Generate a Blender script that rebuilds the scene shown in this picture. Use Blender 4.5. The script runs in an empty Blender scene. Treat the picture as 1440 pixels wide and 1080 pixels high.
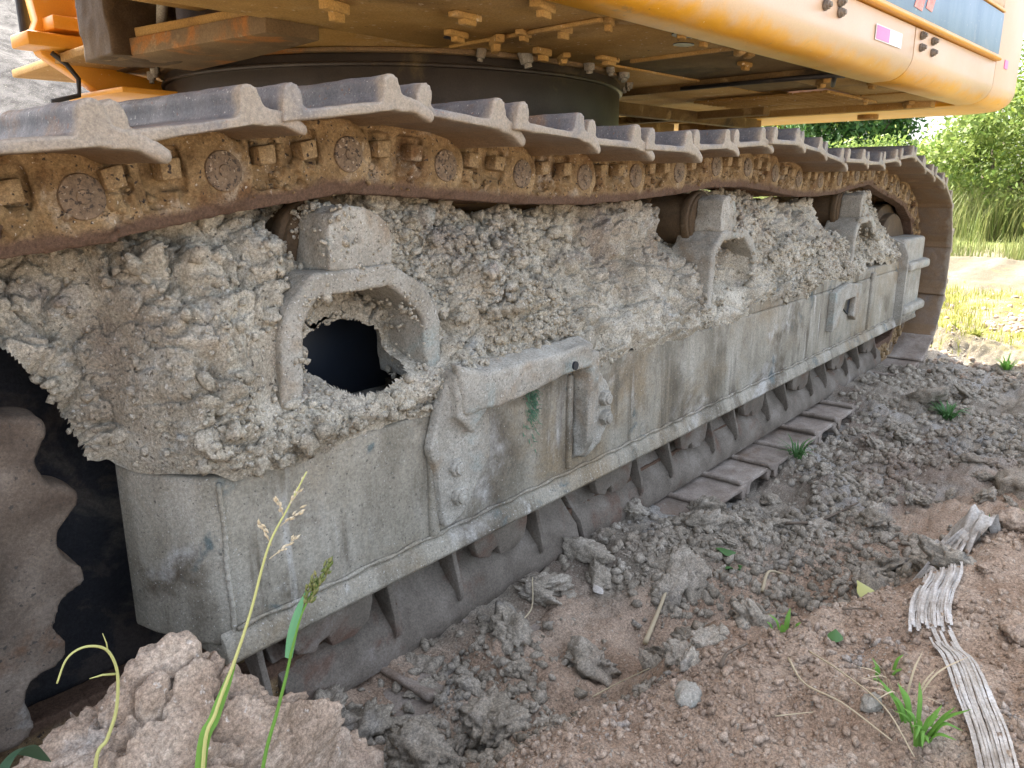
import bpy, bmesh, math, random
import numpy as np
from mathutils import Matrix, Vector, Euler
R_ = math.radians
sc = bpy.context.scene
COL = sc.collection
random.seed(7); RNG = np.random.default_rng(11)

# ------------------------------------------------------------------ camera
yaw, pit = R_(39.8), R_(14.5)
cd = bpy.data.cameras.new('camera'); cam = bpy.data.objects.new('camera', cd); COL.objects.link(cam)
fwd = Vector((math.cos(yaw)*math.cos(pit), math.sin(yaw)*math.cos(pit), -math.sin(pit)))
cam.location = (0, -1, 0)
cam.rotation_euler = fwd.to_track_quat('-Z', 'Y').to_euler()
cd.sensor_width = 36; cd.lens = 27.0; cd.clip_start = .02; cd.clip_end = 600
sc.camera = cam
# ------------------------------------------------------------------ light
SUN_EL = R_(52); SUN_AZ = math.atan2(.12, 1.0)      # azimuth measured from +Y towards +X
w = bpy.data.worlds.new('World'); sc.world = w; w.use_nodes = True
nt = w.node_tree; bg = nt.nodes['Background']
sky = nt.nodes.new('ShaderNodeTexSky'); sky.sky_type = 'NISHITA'; sky.sun_disc = False
sky.sun_elevation = SUN_EL; sky.sun_rotation = SUN_AZ; sky.dust_density = 5.0; sky.air_density = .7; sky.ozone_density = .2
hz = nt.nodes.new('ShaderNodeHueSaturation'); hz.inputs['Saturation'].default_value = .58      # thin white haze over the whole sky
nt.links.new(sky.outputs[0], hz.inputs['Color']); nt.links.new(hz.outputs[0], bg.inputs[0]); bg.inputs[1].default_value = .15
sd = bpy.data.lights.new('sun', 'SUN'); sd.energy = 2.9; sd.angle = R_(.6); sd.color = (1, .95, .86)
sun = bpy.data.objects.new('sun', sd); COL.objects.link(sun)
sdir = Vector((math.sin(SUN_AZ)*math.cos(SUN_EL), math.cos(SUN_AZ)*math.cos(SUN_EL), math.sin(SUN_EL)))
sun.rotation_euler = sdir.to_track_quat('Z', 'Y').to_euler(); sun.location = (0, 8, 9)
vs = sc.view_settings
sc.display_settings.display_device = 'sRGB'
vs.view_transform = 'Standard'; vs.look = 'None'; vs.gamma = 1; vs.use_curve_mapping = False; vs.exposure = 2.80
sc.cycles.max_bounces = 8; sc.cycles.diffuse_bounces = 5

# ------------------------------------------------------------------ noise (numpy)
def _h(ix, iy, iz, s):
    n = (ix.astype(np.int64)*374761393 + iy.astype(np.int64)*668265263 + iz.astype(np.int64)*2147483647 + s*1274126177) & 0xffffffff
    n = ((n ^ (n >> 13))*1274126177) & 0xffffffff
    n = ((n ^ (n >> 16))*2246822519) & 0xffffffff
    return ((n ^ (n >> 15)) & 0xffffff)/float(0xffffff)
def vnoise(P, sc_, s=0):
    Q = P*sc_; I = np.floor(Q); F = Q-I; F = F*F*(3-2*F); I = I.astype(np.int64); o = 0
    for a in (0, 1):
        for b in (0, 1):
            for c in (0, 1):
                wt = (F[:, 0] if a else 1-F[:, 0])*(F[:, 1] if b else 1-F[:, 1])*(F[:, 2] if c else 1-F[:, 2])
                o = o+wt*_h(I[:, 0]+a, I[:, 1]+b, I[:, 2]+c, s)
    return o*2-1
def fbm(P, sc_, oct=4, s=0, g=.5):
    o = 0; A = 1; 
    for k in range(oct): o = o+A*vnoise(P, sc_*2**k, s+k); A *= g
    return o
def worley(P, sc_, s=0):
    """distance to the nearest and second nearest feature point, and a random value of the nearest cell"""
    Q = P*sc_; I = np.floor(Q).astype(np.int64); F1 = np.full(len(P), 9.); F2 = F1.copy(); V = np.zeros(len(P))
    for a in (-1, 0, 1):
        for b in (-1, 0, 1):
            for c in (-1, 0, 1):
                X = I[:, 0]+a; Y = I[:, 1]+b; Z = I[:, 2]+c
                d = (X+_h(X, Y, Z, s)-Q[:, 0])**2+(Y+_h(X, Y, Z, s+1)-Q[:, 1])**2+(Z+_h(X, Y, Z, s+2)-Q[:, 2])**2
                m = d < F1; F2 = np.where(m, F1, np.minimum(F2, d)); V = np.where(m, _h(X, Y, Z, s+3), V); F1 = np.where(m, d, F1)
    return np.sqrt(F1), np.sqrt(F2), V
def sstep(a, b, x): t = np.clip((x-a)/(b-a), 0, 1); return t*t*(3-2*t)
def billow(P, sc_, oct=4, s=0, g=.5):
    o = 0; A = 1
    for k in range(oct): o = o+A*(np.abs(vnoise(P, sc_*2.03**k, s+k))*2-.6); A *= g
    return o
def crumb(P, sc_, s=0):
    """lumps of unequal height standing shoulder to shoulder"""
    W = P+.35/sc_*np.stack([vnoise(P, sc_*.9, s+20), vnoise(P, sc_*.9, s+21), vnoise(P, sc_*.9, s+22)], 1)
    f1, f2, v = worley(W, sc_, s)
    return (np.sqrt(np.clip(1-f1*f1, 0, 1))-.5)*(.35+.65*v)+.35*np.minimum(f2-f1, .35)

# ------------------------------------------------------------------ mesh helpers
def mesh_from(name, V, F, mat=None, smooth=False):
    me = bpy.data.meshes.new(name)
    V = np.asarray(V, np.float32); 
    if isinstance(F, np.ndarray):
        k = F.shape[1]; me.vertices.add(len(V)); me.vertices.foreach_set('co', V.ravel())
        me.loops.add(F.size); me.loops.foreach_set('vertex_index', F.ravel().astype(np.int32))
        me.polygons.add(len(F)); me.polygons.foreach_set('loop_start', np.arange(0, F.size, k, dtype=np.int32))
        try: me.polygons.foreach_set('loop_total', np.full(len(F), k, np.int32))
        except Exception: pass
        me.update(calc_edges=True)
    else:
        me.from_pydata([tuple(v) for v in V], [], F); me.update()
    if smooth: me.polygons.foreach_set('use_smooth', [True]*len(me.polygons))
    if mat: me.materials.append(mat)
    return me
class MB:
    def __init__(s): s.bm = bmesh.new()
    def prism(s, pts, axis, a, b):
        """polygon in the two other axes (x,z for 'y'; y,z for 'x'; x,y for 'z') extruded from a to b"""
        def P(p, t): return {'y': (p[0], t, p[1]), 'x': (t, p[0], p[1]), 'z': (p[0], p[1], t)}[axis]
        A = [s.bm.verts.new(P(p, a)) for p in pts]; B = [s.bm.verts.new(P(p, b)) for p in pts]; n = len(pts)
        s.bm.faces.new(A); s.bm.faces.new(B[::-1])
        for i in range(n): s.bm.faces.new((A[(i+1) % n], A[i], B[i], B[(i+1) % n]))
        return s
    def box(s, x0, x1, y0, y1, z0, z1): return s.prism([(x0, z0), (x1, z0), (x1, z1), (x0, z1)], 'y', y0, y1)
    def obox(s, c, size, rot=(0, 0, 0)):
        M = Matrix.Translation(c) @ Euler(rot).to_matrix().to_4x4() @ Matrix.Diagonal((*size, 1)); bmesh.ops.create_cube(s.bm, size=1, matrix=M); return s
    def cyl(s, c, r, a, b, axis='y', n=32, r2=None):
        r2 = r if r2 is None else r2; A = []; B = []
        for i in range(n):
            t = 2*math.pi*i/n; u, v = math.cos(t), math.sin(t)
            def P(rr, q): return {'y': (c[0]+u*rr, q, c[1]+v*rr), 'x': (q, c[0]+u*rr, c[1]+v*rr), 'z': (c[0]+u*rr, c[1]+v*rr, q)}[axis]
            A.append(s.bm.verts.new(P(r, a))); B.append(s.bm.verts.new(P(r2, b)))
        s.bm.faces.new(A); s.bm.faces.new(B[::-1])
        for i in range(n): s.bm.faces.new((A[(i+1) % n], A[i], B[i], B[(i+1) % n]))
        return s
    def tube(s, pts, rads, n=8):
        pts = [Vector(p) for p in pts]; rings = []
        for i, p in enumerate(pts):
            d = (pts[min(i+1, len(pts)-1)]-pts[max(i-1, 0)]).normalized()
            u = d.orthogonal().normalized() if i == 0 else (u-d*u.dot(d)).normalized(); v = d.cross(u)
            r = rads[i] if hasattr(rads, '__len__') else rads
            rings.append([s.bm.verts.new(p+u*math.cos(2*math.pi*k/n)*r+v*math.sin(2*math.pi*k/n)*r) for k in range(n)])
        for a, b in zip(rings, rings[1:]):
            for k in range(n): s.bm.faces.new((a[k], a[(k+1) % n], b[(k+1) % n], b[k]))
        s.bm.faces.new(rings[0][::-1]); s.bm.faces.new(rings[-1]); return s
    def ribbon(s, pts, wid, side, fold=.25):
        """blade or strip following pts, half widths wid, a shallow V fold"""
        pts = [Vector(p) for p in pts]; side = Vector(side).normalized(); R = []
        for i, p in enumerate(pts):
            d = (pts[min(i+1, len(pts)-1)]-pts[max(i-1, 0)]).normalized(); u = (side-d*side.dot(d)).normalized(); nn = d.cross(u)
            R.append([s.bm.verts.new(p-u*wid[i]+nn*wid[i]*fold), s.bm.verts.new(p), s.bm.verts.new(p+u*wid[i]+nn*wid[i]*fold)])
        for a, b in zip(R, R[1:]):
            for k in (0, 1): s.bm.faces.new((a[k], a[k+1], b[k+1], b[k]))
        return s
    def mesh(s, name, mat=None, smooth=False, bevel=0, seg=2, voxel=0, disp=None, smooth_it=0):
        bmesh.ops.recalc_face_normals(s.bm, faces=s.bm.faces)
        me = bpy.data.meshes.new(name); s.bm.to_mesh(me); s.bm.free()
        if bevel or voxel:
            o = bpy.data.objects.new('tmp', me); COL.objects.link(o)
            if bevel:
                m = o.modifiers.new('b', 'BEVEL'); m.width = bevel; m.segments = seg; m.limit_method = 'ANGLE'; m.angle_limit = R_(35); m.harden_normals = False
            if voxel:
                m = o.modifiers.new('r', 'REMESH'); m.mode = 'VOXEL'; m.voxel_size = voxel; m.use_smooth_shade = True
                if smooth_it: m = o.modifiers.new('s', 'SMOOTH'); m.iterations = smooth_it; m.factor = .5
            dg = bpy.context.evaluated_depsgraph_get(); dg.update()
            m2 = bpy.data.meshes.new_from_object(o.evaluated_get(dg)); bpy.data.objects.remove(o); bpy.data.meshes.remove(me); me = m2; me.name = name
        if disp:
            n = len(me.vertices); P = np.empty(n*3, np.float32); me.vertices.foreach_get('co', P); P = P.reshape(-1, 3).astype(float)
            N = np.empty(n*3, np.float32); me.vertex_normals.foreach_get('vector', N); N = N.reshape(-1, 3)
            P = P+N*disp(P)[:, None]; me.vertices.foreach_set('co', P.astype(np.float32).ravel()); me.update()
        me.materials.clear()
        if mat: me.materials.append(mat)
        me.polygons.foreach_set('use_smooth', [bool(smooth or voxel)]*len(me.polygons))
        if bevel and not voxel:
            me.polygons.foreach_set('use_smooth', [True]*len(me.polygons))
            try: me.set_sharp_from_angle(angle=R_(40))
            except Exception: pass
        return me
def obj(name, me, parent=None, M=None):
    o = bpy.data.objects.new(name, me); COL.objects.link(o)
    if parent is not None:
        o.parent = parent
        if parent.parent is None: o.matrix_parent_inverse = Matrix.Translation(-parent.location)
    if M is not None: o.matrix_basis = M
    return o
def thing(name, label, cat, loc=(0, 0, 0), group=None):
    o = bpy.data.objects.new(name, None); COL.objects.link(o); o.location = loc; o.empty_display_size = .1
    return tag(o, label, cat, group)
def tag(o, label=None, cat=None, group=None, kind=None):
    if label: o['label'] = label
    if cat: o['category'] = cat
    if group: o['group'] = group
    if kind: o['kind'] = kind
    return o

# ------------------------------------------------------------------ materials
def mat(name, stops, scale=6, detail=8, rough=.85, metal=0, bump=(.3, 60, .002), blotch=None, coord='pos', aniso=(1, 1, 1), speck=None, spec=.3, zmix=None, ymix=None, streak=None, contrast=(.3, .7), bump2=None, grain=.22):
    """stops: colours mixed by noise; blotch: (colour, scale, low, high); speck: (colour, scale, threshold); zmix: (colour, z0, z1, noise) by height on the piece"""
    m = bpy.data.materials.new(name); m.use_nodes = True; t = m.node_tree; N = t.nodes; L = t.links
    b = N['Principled BSDF']; b.inputs['Metallic'].default_value = metal; b.inputs['Specular IOR Level'].default_value = spec
    if coord == 'pos': c = N.new('ShaderNodeNewGeometry').outputs['Position']
    else: c = N.new('ShaderNodeTexCoord').outputs['Object']
    raw = c
    gp = N.new('ShaderNodeNewGeometry').outputs['Position']
    if aniso != (1, 1, 1):
        mp = N.new('ShaderNodeMapping'); mp.inputs['Scale'].default_value = aniso; L.new(c, mp.inputs['Vector']); c = mp.outputs[0]
    def noise(sc_, det=detail, vec=c, rg=.6, dist=0):
        n = N.new('ShaderNodeTexNoise'); n.inputs['Scale'].default_value = sc_; n.inputs['Detail'].default_value = det; n.inputs['Roughness'].default_value = rg
        n.inputs['Distortion'].default_value = dist; L.new(vec, n.inputs['Vector']); return n.outputs['Fac']
    def ramp(f, lo, hi):
        r = N.new('ShaderNodeMapRange'); r.interpolation_type = 'SMOOTHSTEP'; r.inputs[1].default_value = lo; r.inputs[2].default_value = hi; L.new(f, r.inputs[0]); return r.outputs[0]
    def mix(f, a, col):
        x = N.new('ShaderNodeMix'); x.data_type = 'RGBA'
        L.new(f, x.inputs[0])
        L.new(a, x.inputs[6])
        if isinstance(col, tuple): x.inputs[7].default_value = (*col, 1)
        else: L.new(col, x.inputs[7])
        return x.outputs[2]
    cr = N.new('ShaderNodeValToRGB'); e = cr.color_ramp.elements
    n = len(stops)
    for i, s_ in enumerate(stops):
        p = contrast[0]+(contrast[1]-contrast[0])*i/(n-1) if n > 1 else .5
        if i < 2 and i < n: e[i].position = p; e[i].color = (*s_, 1)
        else: q = e.new(p); q.color = (*s_, 1)
    if n == 1: e[1].color = (*stops[0], 1)
    L.new(noise(scale), cr.inputs[0]); colr = cr.outputs[0]
    for bl in (blotch or []):
        colr = mix(ramp(noise(bl[1], 6, gp, .65, .4), bl[2], bl[3]), colr, bl[0])
    for sk_ in (streak or []):
        mp2 = N.new('ShaderNodeMapping'); mp2.inputs['Scale'].default_value = (1, 1, .12); L.new(gp, mp2.inputs['Vector']); f_ = ramp(noise(sk_[1], 5, mp2.outputs[0], .6, .3), sk_[2], sk_[3]); g_ = N.new('ShaderNodeMath'); g_.operation = 'MULTIPLY'; L.new(f_, g_.inputs[0]); L.new(ramp(noise(3, 4, gp), .38, .6), g_.inputs[1]); colr = mix(g_.outputs[0], colr, sk_[0])
    for sp in (speck or []):
        colr = mix(ramp(noise(sp[1], 2, gp, .5), sp[2], sp[2]+.06), colr, sp[0])
    for zm in (zmix or []):
        sx = N.new('ShaderNodeSeparateXYZ'); L.new(raw, sx.inputs[0]); ad = N.new('ShaderNodeMath'); ad.operation = 'MULTIPLY_ADD'
        L.new(noise(14, 5, gp), ad.inputs[0]); ad.inputs[1].default_value = zm[3]; L.new(sx.outputs[2], ad.inputs[2])
        colr = mix(ramp(ad.outputs[0], zm[1]+zm[3]*.5, zm[2]+zm[3]*.5), colr, zm[0])
    for ym in (ymix or []):
        sx = N.new('ShaderNodeSeparateXYZ'); L.new(raw, sx.inputs[0]); ad = N.new('ShaderNodeMath'); ad.operation = 'MULTIPLY_ADD'
        L.new(noise(11, 6, gp), ad.inputs[0]); ad.inputs[1].default_value = ym[3]; L.new(sx.outputs[1], ad.inputs[2])
        colr = mix(ramp(ad.outputs[0], ym[1]+ym[3]*.5, ym[2]+ym[3]*.5), colr, ym[0])
    if grain:
        for gs, gl, gh, lo_, hi_ in ((230, .33, .67, 1-grain, 1+grain*.75), (620, .36, .64, 1-grain*.7, 1+grain*.55)):
            q_ = N.new('ShaderNodeMapRange'); q_.inputs[1].default_value = gl; q_.inputs[2].default_value = gh; q_.inputs[3].default_value = lo_; q_.inputs[4].default_value = hi_; L.new(noise(gs, 3, gp, .6), q_.inputs[0])
            vm = N.new('ShaderNodeVectorMath'); vm.operation = 'SCALE'; L.new(colr, vm.inputs[0]); L.new(q_.outputs[0], vm.inputs['Scale']); colr = vm.outputs[0]
    L.new(colr, b.inputs['Base Color'])
    rr = N.new('ShaderNodeMapRange'); rr.inputs[3].default_value = max(rough-.14, .1); rr.inputs[4].default_value = min(rough+.1, 1); L.new(noise(scale*2.3, 4), rr.inputs[0]); L.new(rr.outputs[0], b.inputs['Roughness'])
    prev = None
    for bp in [bump]+(bump2 or []):
        bu = N.new('ShaderNodeBump'); bu.inputs['Strength'].default_value = bp[0]; bu.inputs['Distance'].default_value = bp[2]; L.new(noise(bp[1], 8, c, .7), bu.inputs['Height'])
        if prev: L.new(prev, bu.inputs['Normal'])
        prev = bu.outputs[0]
    L.new(prev, b.inputs['Normal'])
    return m
def leafmat(name, c1, c2, trans=.35, rough=.5):
    m = bpy.data.materials.new(name); m.use_nodes = True; t = m.node_tree; N = t.nodes; L = t.links; b = N['Principled BSDF']
    g = N.new('ShaderNodeNewGeometry'); x = N.new('ShaderNodeMix'); x.data_type = 'RGBA'; x.inputs[6].default_value = (*c1, 1); x.inputs[7].default_value = (*c2, 1)
    L.new(g.outputs['Random Per Island'], x.inputs[0]); L.new(x.outputs[2], b.inputs['Base Color']); b.inputs['Roughness'].default_value = rough; b.inputs['Specular IOR Level'].default_value = .25
    tr = N.new('ShaderNodeBsdfTranslucent'); L.new(x.outputs[2], tr.inputs[0]); ms = N.new('ShaderNodeMixShader'); ms.inputs[0].default_value = trans
    L.new(b.outputs[0], ms.inputs[1]); L.new(tr.outputs[0], ms.inputs[2]); L.new(ms.outputs[0], N['Material Output'].inputs[0]); return m

M_MUD = mat('dry_mud', [(.26, .230, .172), (.45, .412, .325), (.57, .530, .435)], 9, grain=0.38, rough=.97, spec=.1, bump=(.9, 160, .004), bump2=[(.6, 600, .0015)], blotch=[((.30, .25, .19), 3.2, .52, .72), ((.27, .24, .21), 5, .56, .74), ((.42, .42, .38), 8, .58, .72)], speck=[((.54, .52, .46), 160, .64), ((.17, .15, .12), 120, .66)])
M_FRAME = mat('mud_filmed_frame_steel', [(.155, .14, .105), (.29, .268, .212), (.41, .388, .325)], 9, grain=0.24, rough=.8, spec=.25, aniso=(1, 1, .35), bump=(.5, 120, .002), bump2=[(.5, 500, .0008)], streak=[((.115, .098, .07), 16, .50, .66), ((.44, .43, .385), 22, .60, .72)], blotch=[((.25, .20, .13), 2.6, .48, .66), ((.12, .10, .072), 3.4, .50, .66), ((.46, .45, .41), 3.5, .55, .70), ((.11, .135, .13), 7, .60, .70)], speck=[((.46, .45, .41), 260, .66), ((.13, .12, .10), 190, .66)])
M_CAST = mat('pale_mud_coated_casting', [(.24, .222, .18), (.42, .405, .35)], 14, grain=0.24, rough=.88, spec=.2, bump=(.6, 180, .002), blotch=[((.30, .33, .30), 9, .55, .7), ((.27, .215, .15), 6, .52, .70)], speck=[((.17, .155, .13), 240, .63), ((.5, .5, .46), 220, .67)])
M_LINK = mat('muddy_link_steel', [(.13, .082, .038), (.25, .17, .085), (.36, .265, .15)], 22, grain=0.3, rough=.85, spec=.2, coord='obj', bump=(.8, 200, .0025), bump2=[(.5, 700, .001)], blotch=[((.15, .085, .04), 9, .52, .68), ((.36, .30, .22), 14, .56, .7)], speck=[((.05, .04, .035), 130, .64), ((.5, .45, .38), 170, .68)], zmix=[((.12, .075, .05), -.030, -.046, .030)])
M_PIN = mat('pin_end_steel', [(.12, .085, .055), (.24, .175, .115)], 60, rough=.7, spec=.3, bump=(.7, 260, .002), speck=[((.06, .045, .035), 170, .57), ((.36, .30, .23), 210, .64)])
M_DSHOE = mat('earthy_shoe_steel', [(.17, .14, .11), (.28, .24, .20), (.37, .33, .28)], 12, rough=.95, spec=.1, bump=(.8, 120, .003), blotch=[((.20, .15, .11), 5, .52, .7)])
M_SHOE = mat('worn_shoe_steel', [(.085, .085, .09), (.15, .145, .145), (.24, .225, .21)], 12, grain=.22, rough=.55, metal=.1, spec=.5, coord='obj', bump=(.5, 150, .0018), bump2=[(.4, 600, .0008)], blotch=[((.24, .155, .095), 7, .56, .72), ((.30, .28, .26), 9, .6, .74)], speck=[((.44, .41, .37), 240, .66), ((.22, .12, .08), 110, .68)], ymix=[((.29, .245, .185), -.128, -.152, .09)], zmix=[((.20, .13, .07), .060, .050, .008)])
M_SHOEUNDER = M_SHOE
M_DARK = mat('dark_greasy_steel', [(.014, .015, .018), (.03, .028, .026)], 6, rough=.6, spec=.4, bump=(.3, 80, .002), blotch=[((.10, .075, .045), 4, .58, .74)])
M_SHADEGRIME = mat('grimy_shade_plate', [(.016, .018, .024), (.035, .035, .036)], 7, rough=.8, bump=(.8, 50, .006), blotch=[((.11, .095, .078), 5, .52, .66), ((.06, .05, .045), 14, .5, .6)])  # near-black base stands in for recess shade; blotches are grime
M_RING = mat('dark_ring_steel', [(.022, .018, .015), (.045, .036, .028)], 4, rough=.5, spec=.4, bump=(.2, 60, .002), blotch=[((.11, .085, .045), 5, .57, .72)])
M_BROWN = mat('brown_greasy_steel', [(.05, .032, .018), (.13, .09, .05)], 5, rough=.75, bump=(.5, 50, .004), blotch=[((.22, .17, .11), 6, .6, .75)])
M_VOID = mat('opening_shade_navy', [(.006, .010, .018), (.010, .016, .026)], 9, grain=.05, rough=.45, spec=.5, bump=(.15, 300, .0005))  # near-black colour puts the shade of openings into the surface
M_UNDER = mat('dusty_orange_underside', [(.30, .17, .045), (.43, .265, .085), (.50, .345, .15)], 3, rough=.8, spec=.2, bump=(.3, 70, .002), blotch=[((.23, .14, .055), 2, .5, .72), ((.50, .38, .22), 5, .6, .74)], speck=[((.6, .5, .36), 60, .68), ((.12, .07, .03), 45, .70)])
M_UNDERD = mat('grimy_underside_steel', [(.13, .085, .035), (.25, .165, .07)], 4, rough=.85, spec=.2, bump=(.5, 40, .004), blotch=[((.06, .045, .03), 3, .5, .66), ((.33, .24, .11), 7, .58, .7)])
M_ORANGE = mat('orange_paint', [(.62, .28, .025), (.70, .34, .04)], 3, grain=.05, rough=.42, spec=.5, bump=(.12, 30, .001), blotch=[((.62, .36, .14), 4, .62, .76)], speck=[((.30, .13, .04), 55, .72), ((.8, .6, .35), 90, .70)])
M_BODY = mat('orange_paint_sky_sheen', [(.68, .32, .008), (.76, .39, .014)], 3, grain=.05, rough=.40, spec=.5, coord='obj', bump=(.10, 25, .001), speck=[((.32, .14, .05), 60, .71), ((.85, .7, .5), 110, .71)], zmix=[((.60, .43, .28), .352, .398, .07)], streak=[((.42, .27, .12), 18, .58, .74)], blotch=[((.60, .36, .10), 5, .60, .80), ((.40, .24, .09), 8, .62, .74)])  # paler peach above the skirt puts sky reflection into the paint colour
M_SKYPEACH = mat('peach_paint_sky_sheen', [(.54, .38, .24), (.62, .46, .31)], 4, grain=.05, rough=.5, spec=.4, bump=(.15, 40, .001), speck=[((.30, .15, .07), 60, .70), ((.45, .27, .16), 30, .69)], blotch=[((.72, .42, .17), 6, .6, .76)])  # peach tone is the orange paint with sky reflection coloured in
M_BLUE = mat('weathered_blue_panel', [(.11, .20, .30), (.19, .29, .38)], 5, grain=.05, rough=.45, spec=.4, bump=(.2, 60, .001), aniso=(1, 1, .3), speck=[((.5, .52, .5), 70, .70)], blotch=[((.27, .33, .38), 7, .58, .72)])
M_PINK = mat('pink_print', [(.72, .20, .42)], 5, grain=.05, rough=.4, bump=(.05, 50, .0005)); M_WHITE = mat('white_print', [(.72, .74, .74)], 5, grain=.05, rough=.4, bump=(.05, 50, .0005)); M_RED = mat('faded_red_print', [(.66, .19, .15), (.75, .35, .28)], 30, rough=.5, bump=(.05, 50, .0005))
M_BOLT = mat('dark_bolt_steel', [(.12, .105, .085), (.26, .22, .17)], 60, rough=.6, metal=.2, bump=(.4, 200, .001))
M_RIM = mat('tan_greasy_rim', [(.12, .08, .04), (.24, .165, .085)], 5, rough=.85, bump=(.6, 60, .003), blotch=[((.33, .14, .035), 3.5, .52, .62), ((.36, .27, .16), 9, .58, .72)])
M_RUST = mat('rusty_rim', [(.30, .12, .03), (.42, .22, .08)], 12, rough=.85, bump=(.6, 80, .002), blotch=[((.16, .09, .04), 8, .55, .7)])
M_CLODP = mat('bank_clod', [(.25, .18, .125), (.375, .29, .215), (.47, .39, .305)], 14, grain=0.36, rough=.98, spec=.08, bump=(.9, 110, .004), bump2=[(.6, 450, .0015)], speck=[((.5, .44, .37), 120, .66)], blotch=[((.26, .20, .155), 9, .5, .7), ((.36, .33, .29), 6, .56, .7)])
M_SOIL = mat('loose_soil', [(.19, .165, .125), (.32, .285, .225), (.44, .40, .33)], 11, grain=0.38, rough=.98, spec=.08, bump=(.9, 130, .004), bump2=[(.6, 500, .0015)], speck=[((.42, .39, .34), 140, .68)], blotch=[((.24, .185, .14), 2.4, .54, .74), ((.25, .24, .215), 3.4, .55, .7)])
M_STRAW = leafmat('straw', (.50, .42, .27), (.62, .55, .40), .2, .7)
M_GRASS = leafmat('fresh_blade', (.13, .30, .05), (.22, .42, .08), .4)
M_DGRASS = leafmat('dark_blade', (.06, .15, .05), (.12, .24, .07), .3)
M_DARKLEAF = leafmat('dark_bluegreen_leaf', (.03, .07, .04), (.04, .09, .05), .2)
M_STEM = leafmat('yellow_stem', (.42, .44, .16), (.50, .50, .20), .2)
M_SACK = mat('weathered_woven_fibre', [(.28, .25, .21), (.42, .39, .34), (.54, .53, .50)], 22, rough=.8, bump=(.5, 300, .001))
M_LEAVES = [leafmat('bush_leaf', (.07, .13, .018), (.19, .24, .035), .4), leafmat('dark_leaf', (.03, .09, .025), (.09, .17, .04), .3), leafmat('yellow_leaf', (.17, .20, .035), (.30, .28, .07), .4), leafmat('pale_leaf', (.11, .18, .04), (.23, .28, .07), .4)]
M_BARK = mat('bark', [(.10, .075, .05), (.20, .16, .12)], 20, bump=(.8, 40, .01))
M_FIELD = leafmat('field_grass', (.13, .18, .045), (.27, .27, .11), .35)

# ------------------------------------------------------------------ ground
def ground_z(x, y):
    x = np.asarray(x, float); y = np.asarray(y, float)
    z = np.full_like(x+y, -.935)
    near = 1-sstep(1.7, 2.0, x); z = z+near*.068*sstep(-.42, -.2, y)
    z = z+.07*sstep(3.1, 3.3, x)*(1-sstep(3.9, 4.2, x))*sstep(-.5, -.2, y)
    ridge = -.405-.36*(x-.61)+.04*np.sin(x*7)+.02*np.sin(x*17+1)
    d = ridge-y; fade = 1-.75*sstep(2.2, 4.5, x)
    bank = .20*sstep(-.22, .03, d)+.12*np.clip(d, 0, 1.2)
    z = z+bank*fade*sstep(-1.6, -.2, x+.6)
    z = z+.10*np.exp(-((x-5.05)**2/.12+(y+.05)**2/.10))+.10*np.exp(-((x-4.3)**2/.9+(y+1.0)**2/.10))
    # far: gently rolling, a spoil bank on the far side of the machine
    z = z+.10*sstep(12.5, 15, x)
    t = np.clip((y-6.2)*1.0, 0, 6)*sstep(-2.5, 1.5, y*.62-x+1.5); z = z+t*.62
    return z
def spaced(segs):
    out = []
    for a, b, h in segs: out += list(np.arange(a, b, h))
    return np.array(out+[segs[-1][1]])
gx = np.concatenate([-np.geomspace(160, 1.2, 26), spaced([(-1, .1, .03), (.1, 1.2, .0065), (1.2, 2.2, .010), (2.2, 3.6, .018), (3.6, 6.5, .035), (6.5, 16, .14), (16, 30, 1.0)]), np.geomspace(33, 260, 16)])
gy = np.concatenate([-np.geomspace(160, 1.3, 24), spaced([(-1.1, -.1, .0065), (-.1, .6, .03), (.6, 3, .12), (3, 12, .3)]), np.geomspace(13, 200, 20)])
X, Y = np.meshgrid(gx, gy, indexing='ij'); P = np.stack([X.ravel(), Y.ravel(), np.zeros(X.size)], 1)
Z = ground_z(P[:, 0], P[:, 1])
nearm = (P[:, 0] > -1.2) & (P[:, 0] < 7.5) & (np.abs(P[:, 1]+.3) < 1.3)
Q = P[nearm]; ridge = -.405-.36*(Q[:, 0]-.61); onbank = sstep(-.1, .1, ridge-Q[:, 1])
far_ = 1-sstep(4.5, 7.5, Q[:, 0])
PT = .22+.78*sstep(-.28, .22, fbm(Q, 2.6, 3, 191))
h = fbm(Q, 4, 3, 3)*.020+billow(Q, 6, 6, 5, .6)*.016*(1-.35*onbank)+crumb(Q, 22, 9)*.014*(1-.5*onbank)*PT+crumb(Q, 48, 14)*.007*PT+fbm(Q, 60, 3, 40)*.003
Z[nearm] += h*(.35+.65*far_)
mid = (P[:, 0] >= 5) & (P[:, 0] < 20) & (np.abs(P[:, 1]) < 8); Z[mid] += (fbm(P[mid], 1.2, 4, 60)*.02+fbm(P[mid]*np.array([.35, 1.6, 1]), 2.0, 3, 66)*.03)*sstep(5, 7, P[mid, 0])
hl = (P[:, 1] > 6) & (P[:, 1] < 40); Z[hl] += fbm(P[hl], .8, 4, 80)*.25*sstep(6, 8, P[hl, 1])
P[:, 2] = Z
nx, ny = len(gx), len(gy); I = np.arange(nx*ny).reshape(nx, ny)
F = np.stack([I[:-1, :-1].ravel(), I[1:, :-1].ravel(), I[1:, 1:].ravel(), I[:-1, 1:].ravel()], 1)
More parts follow.
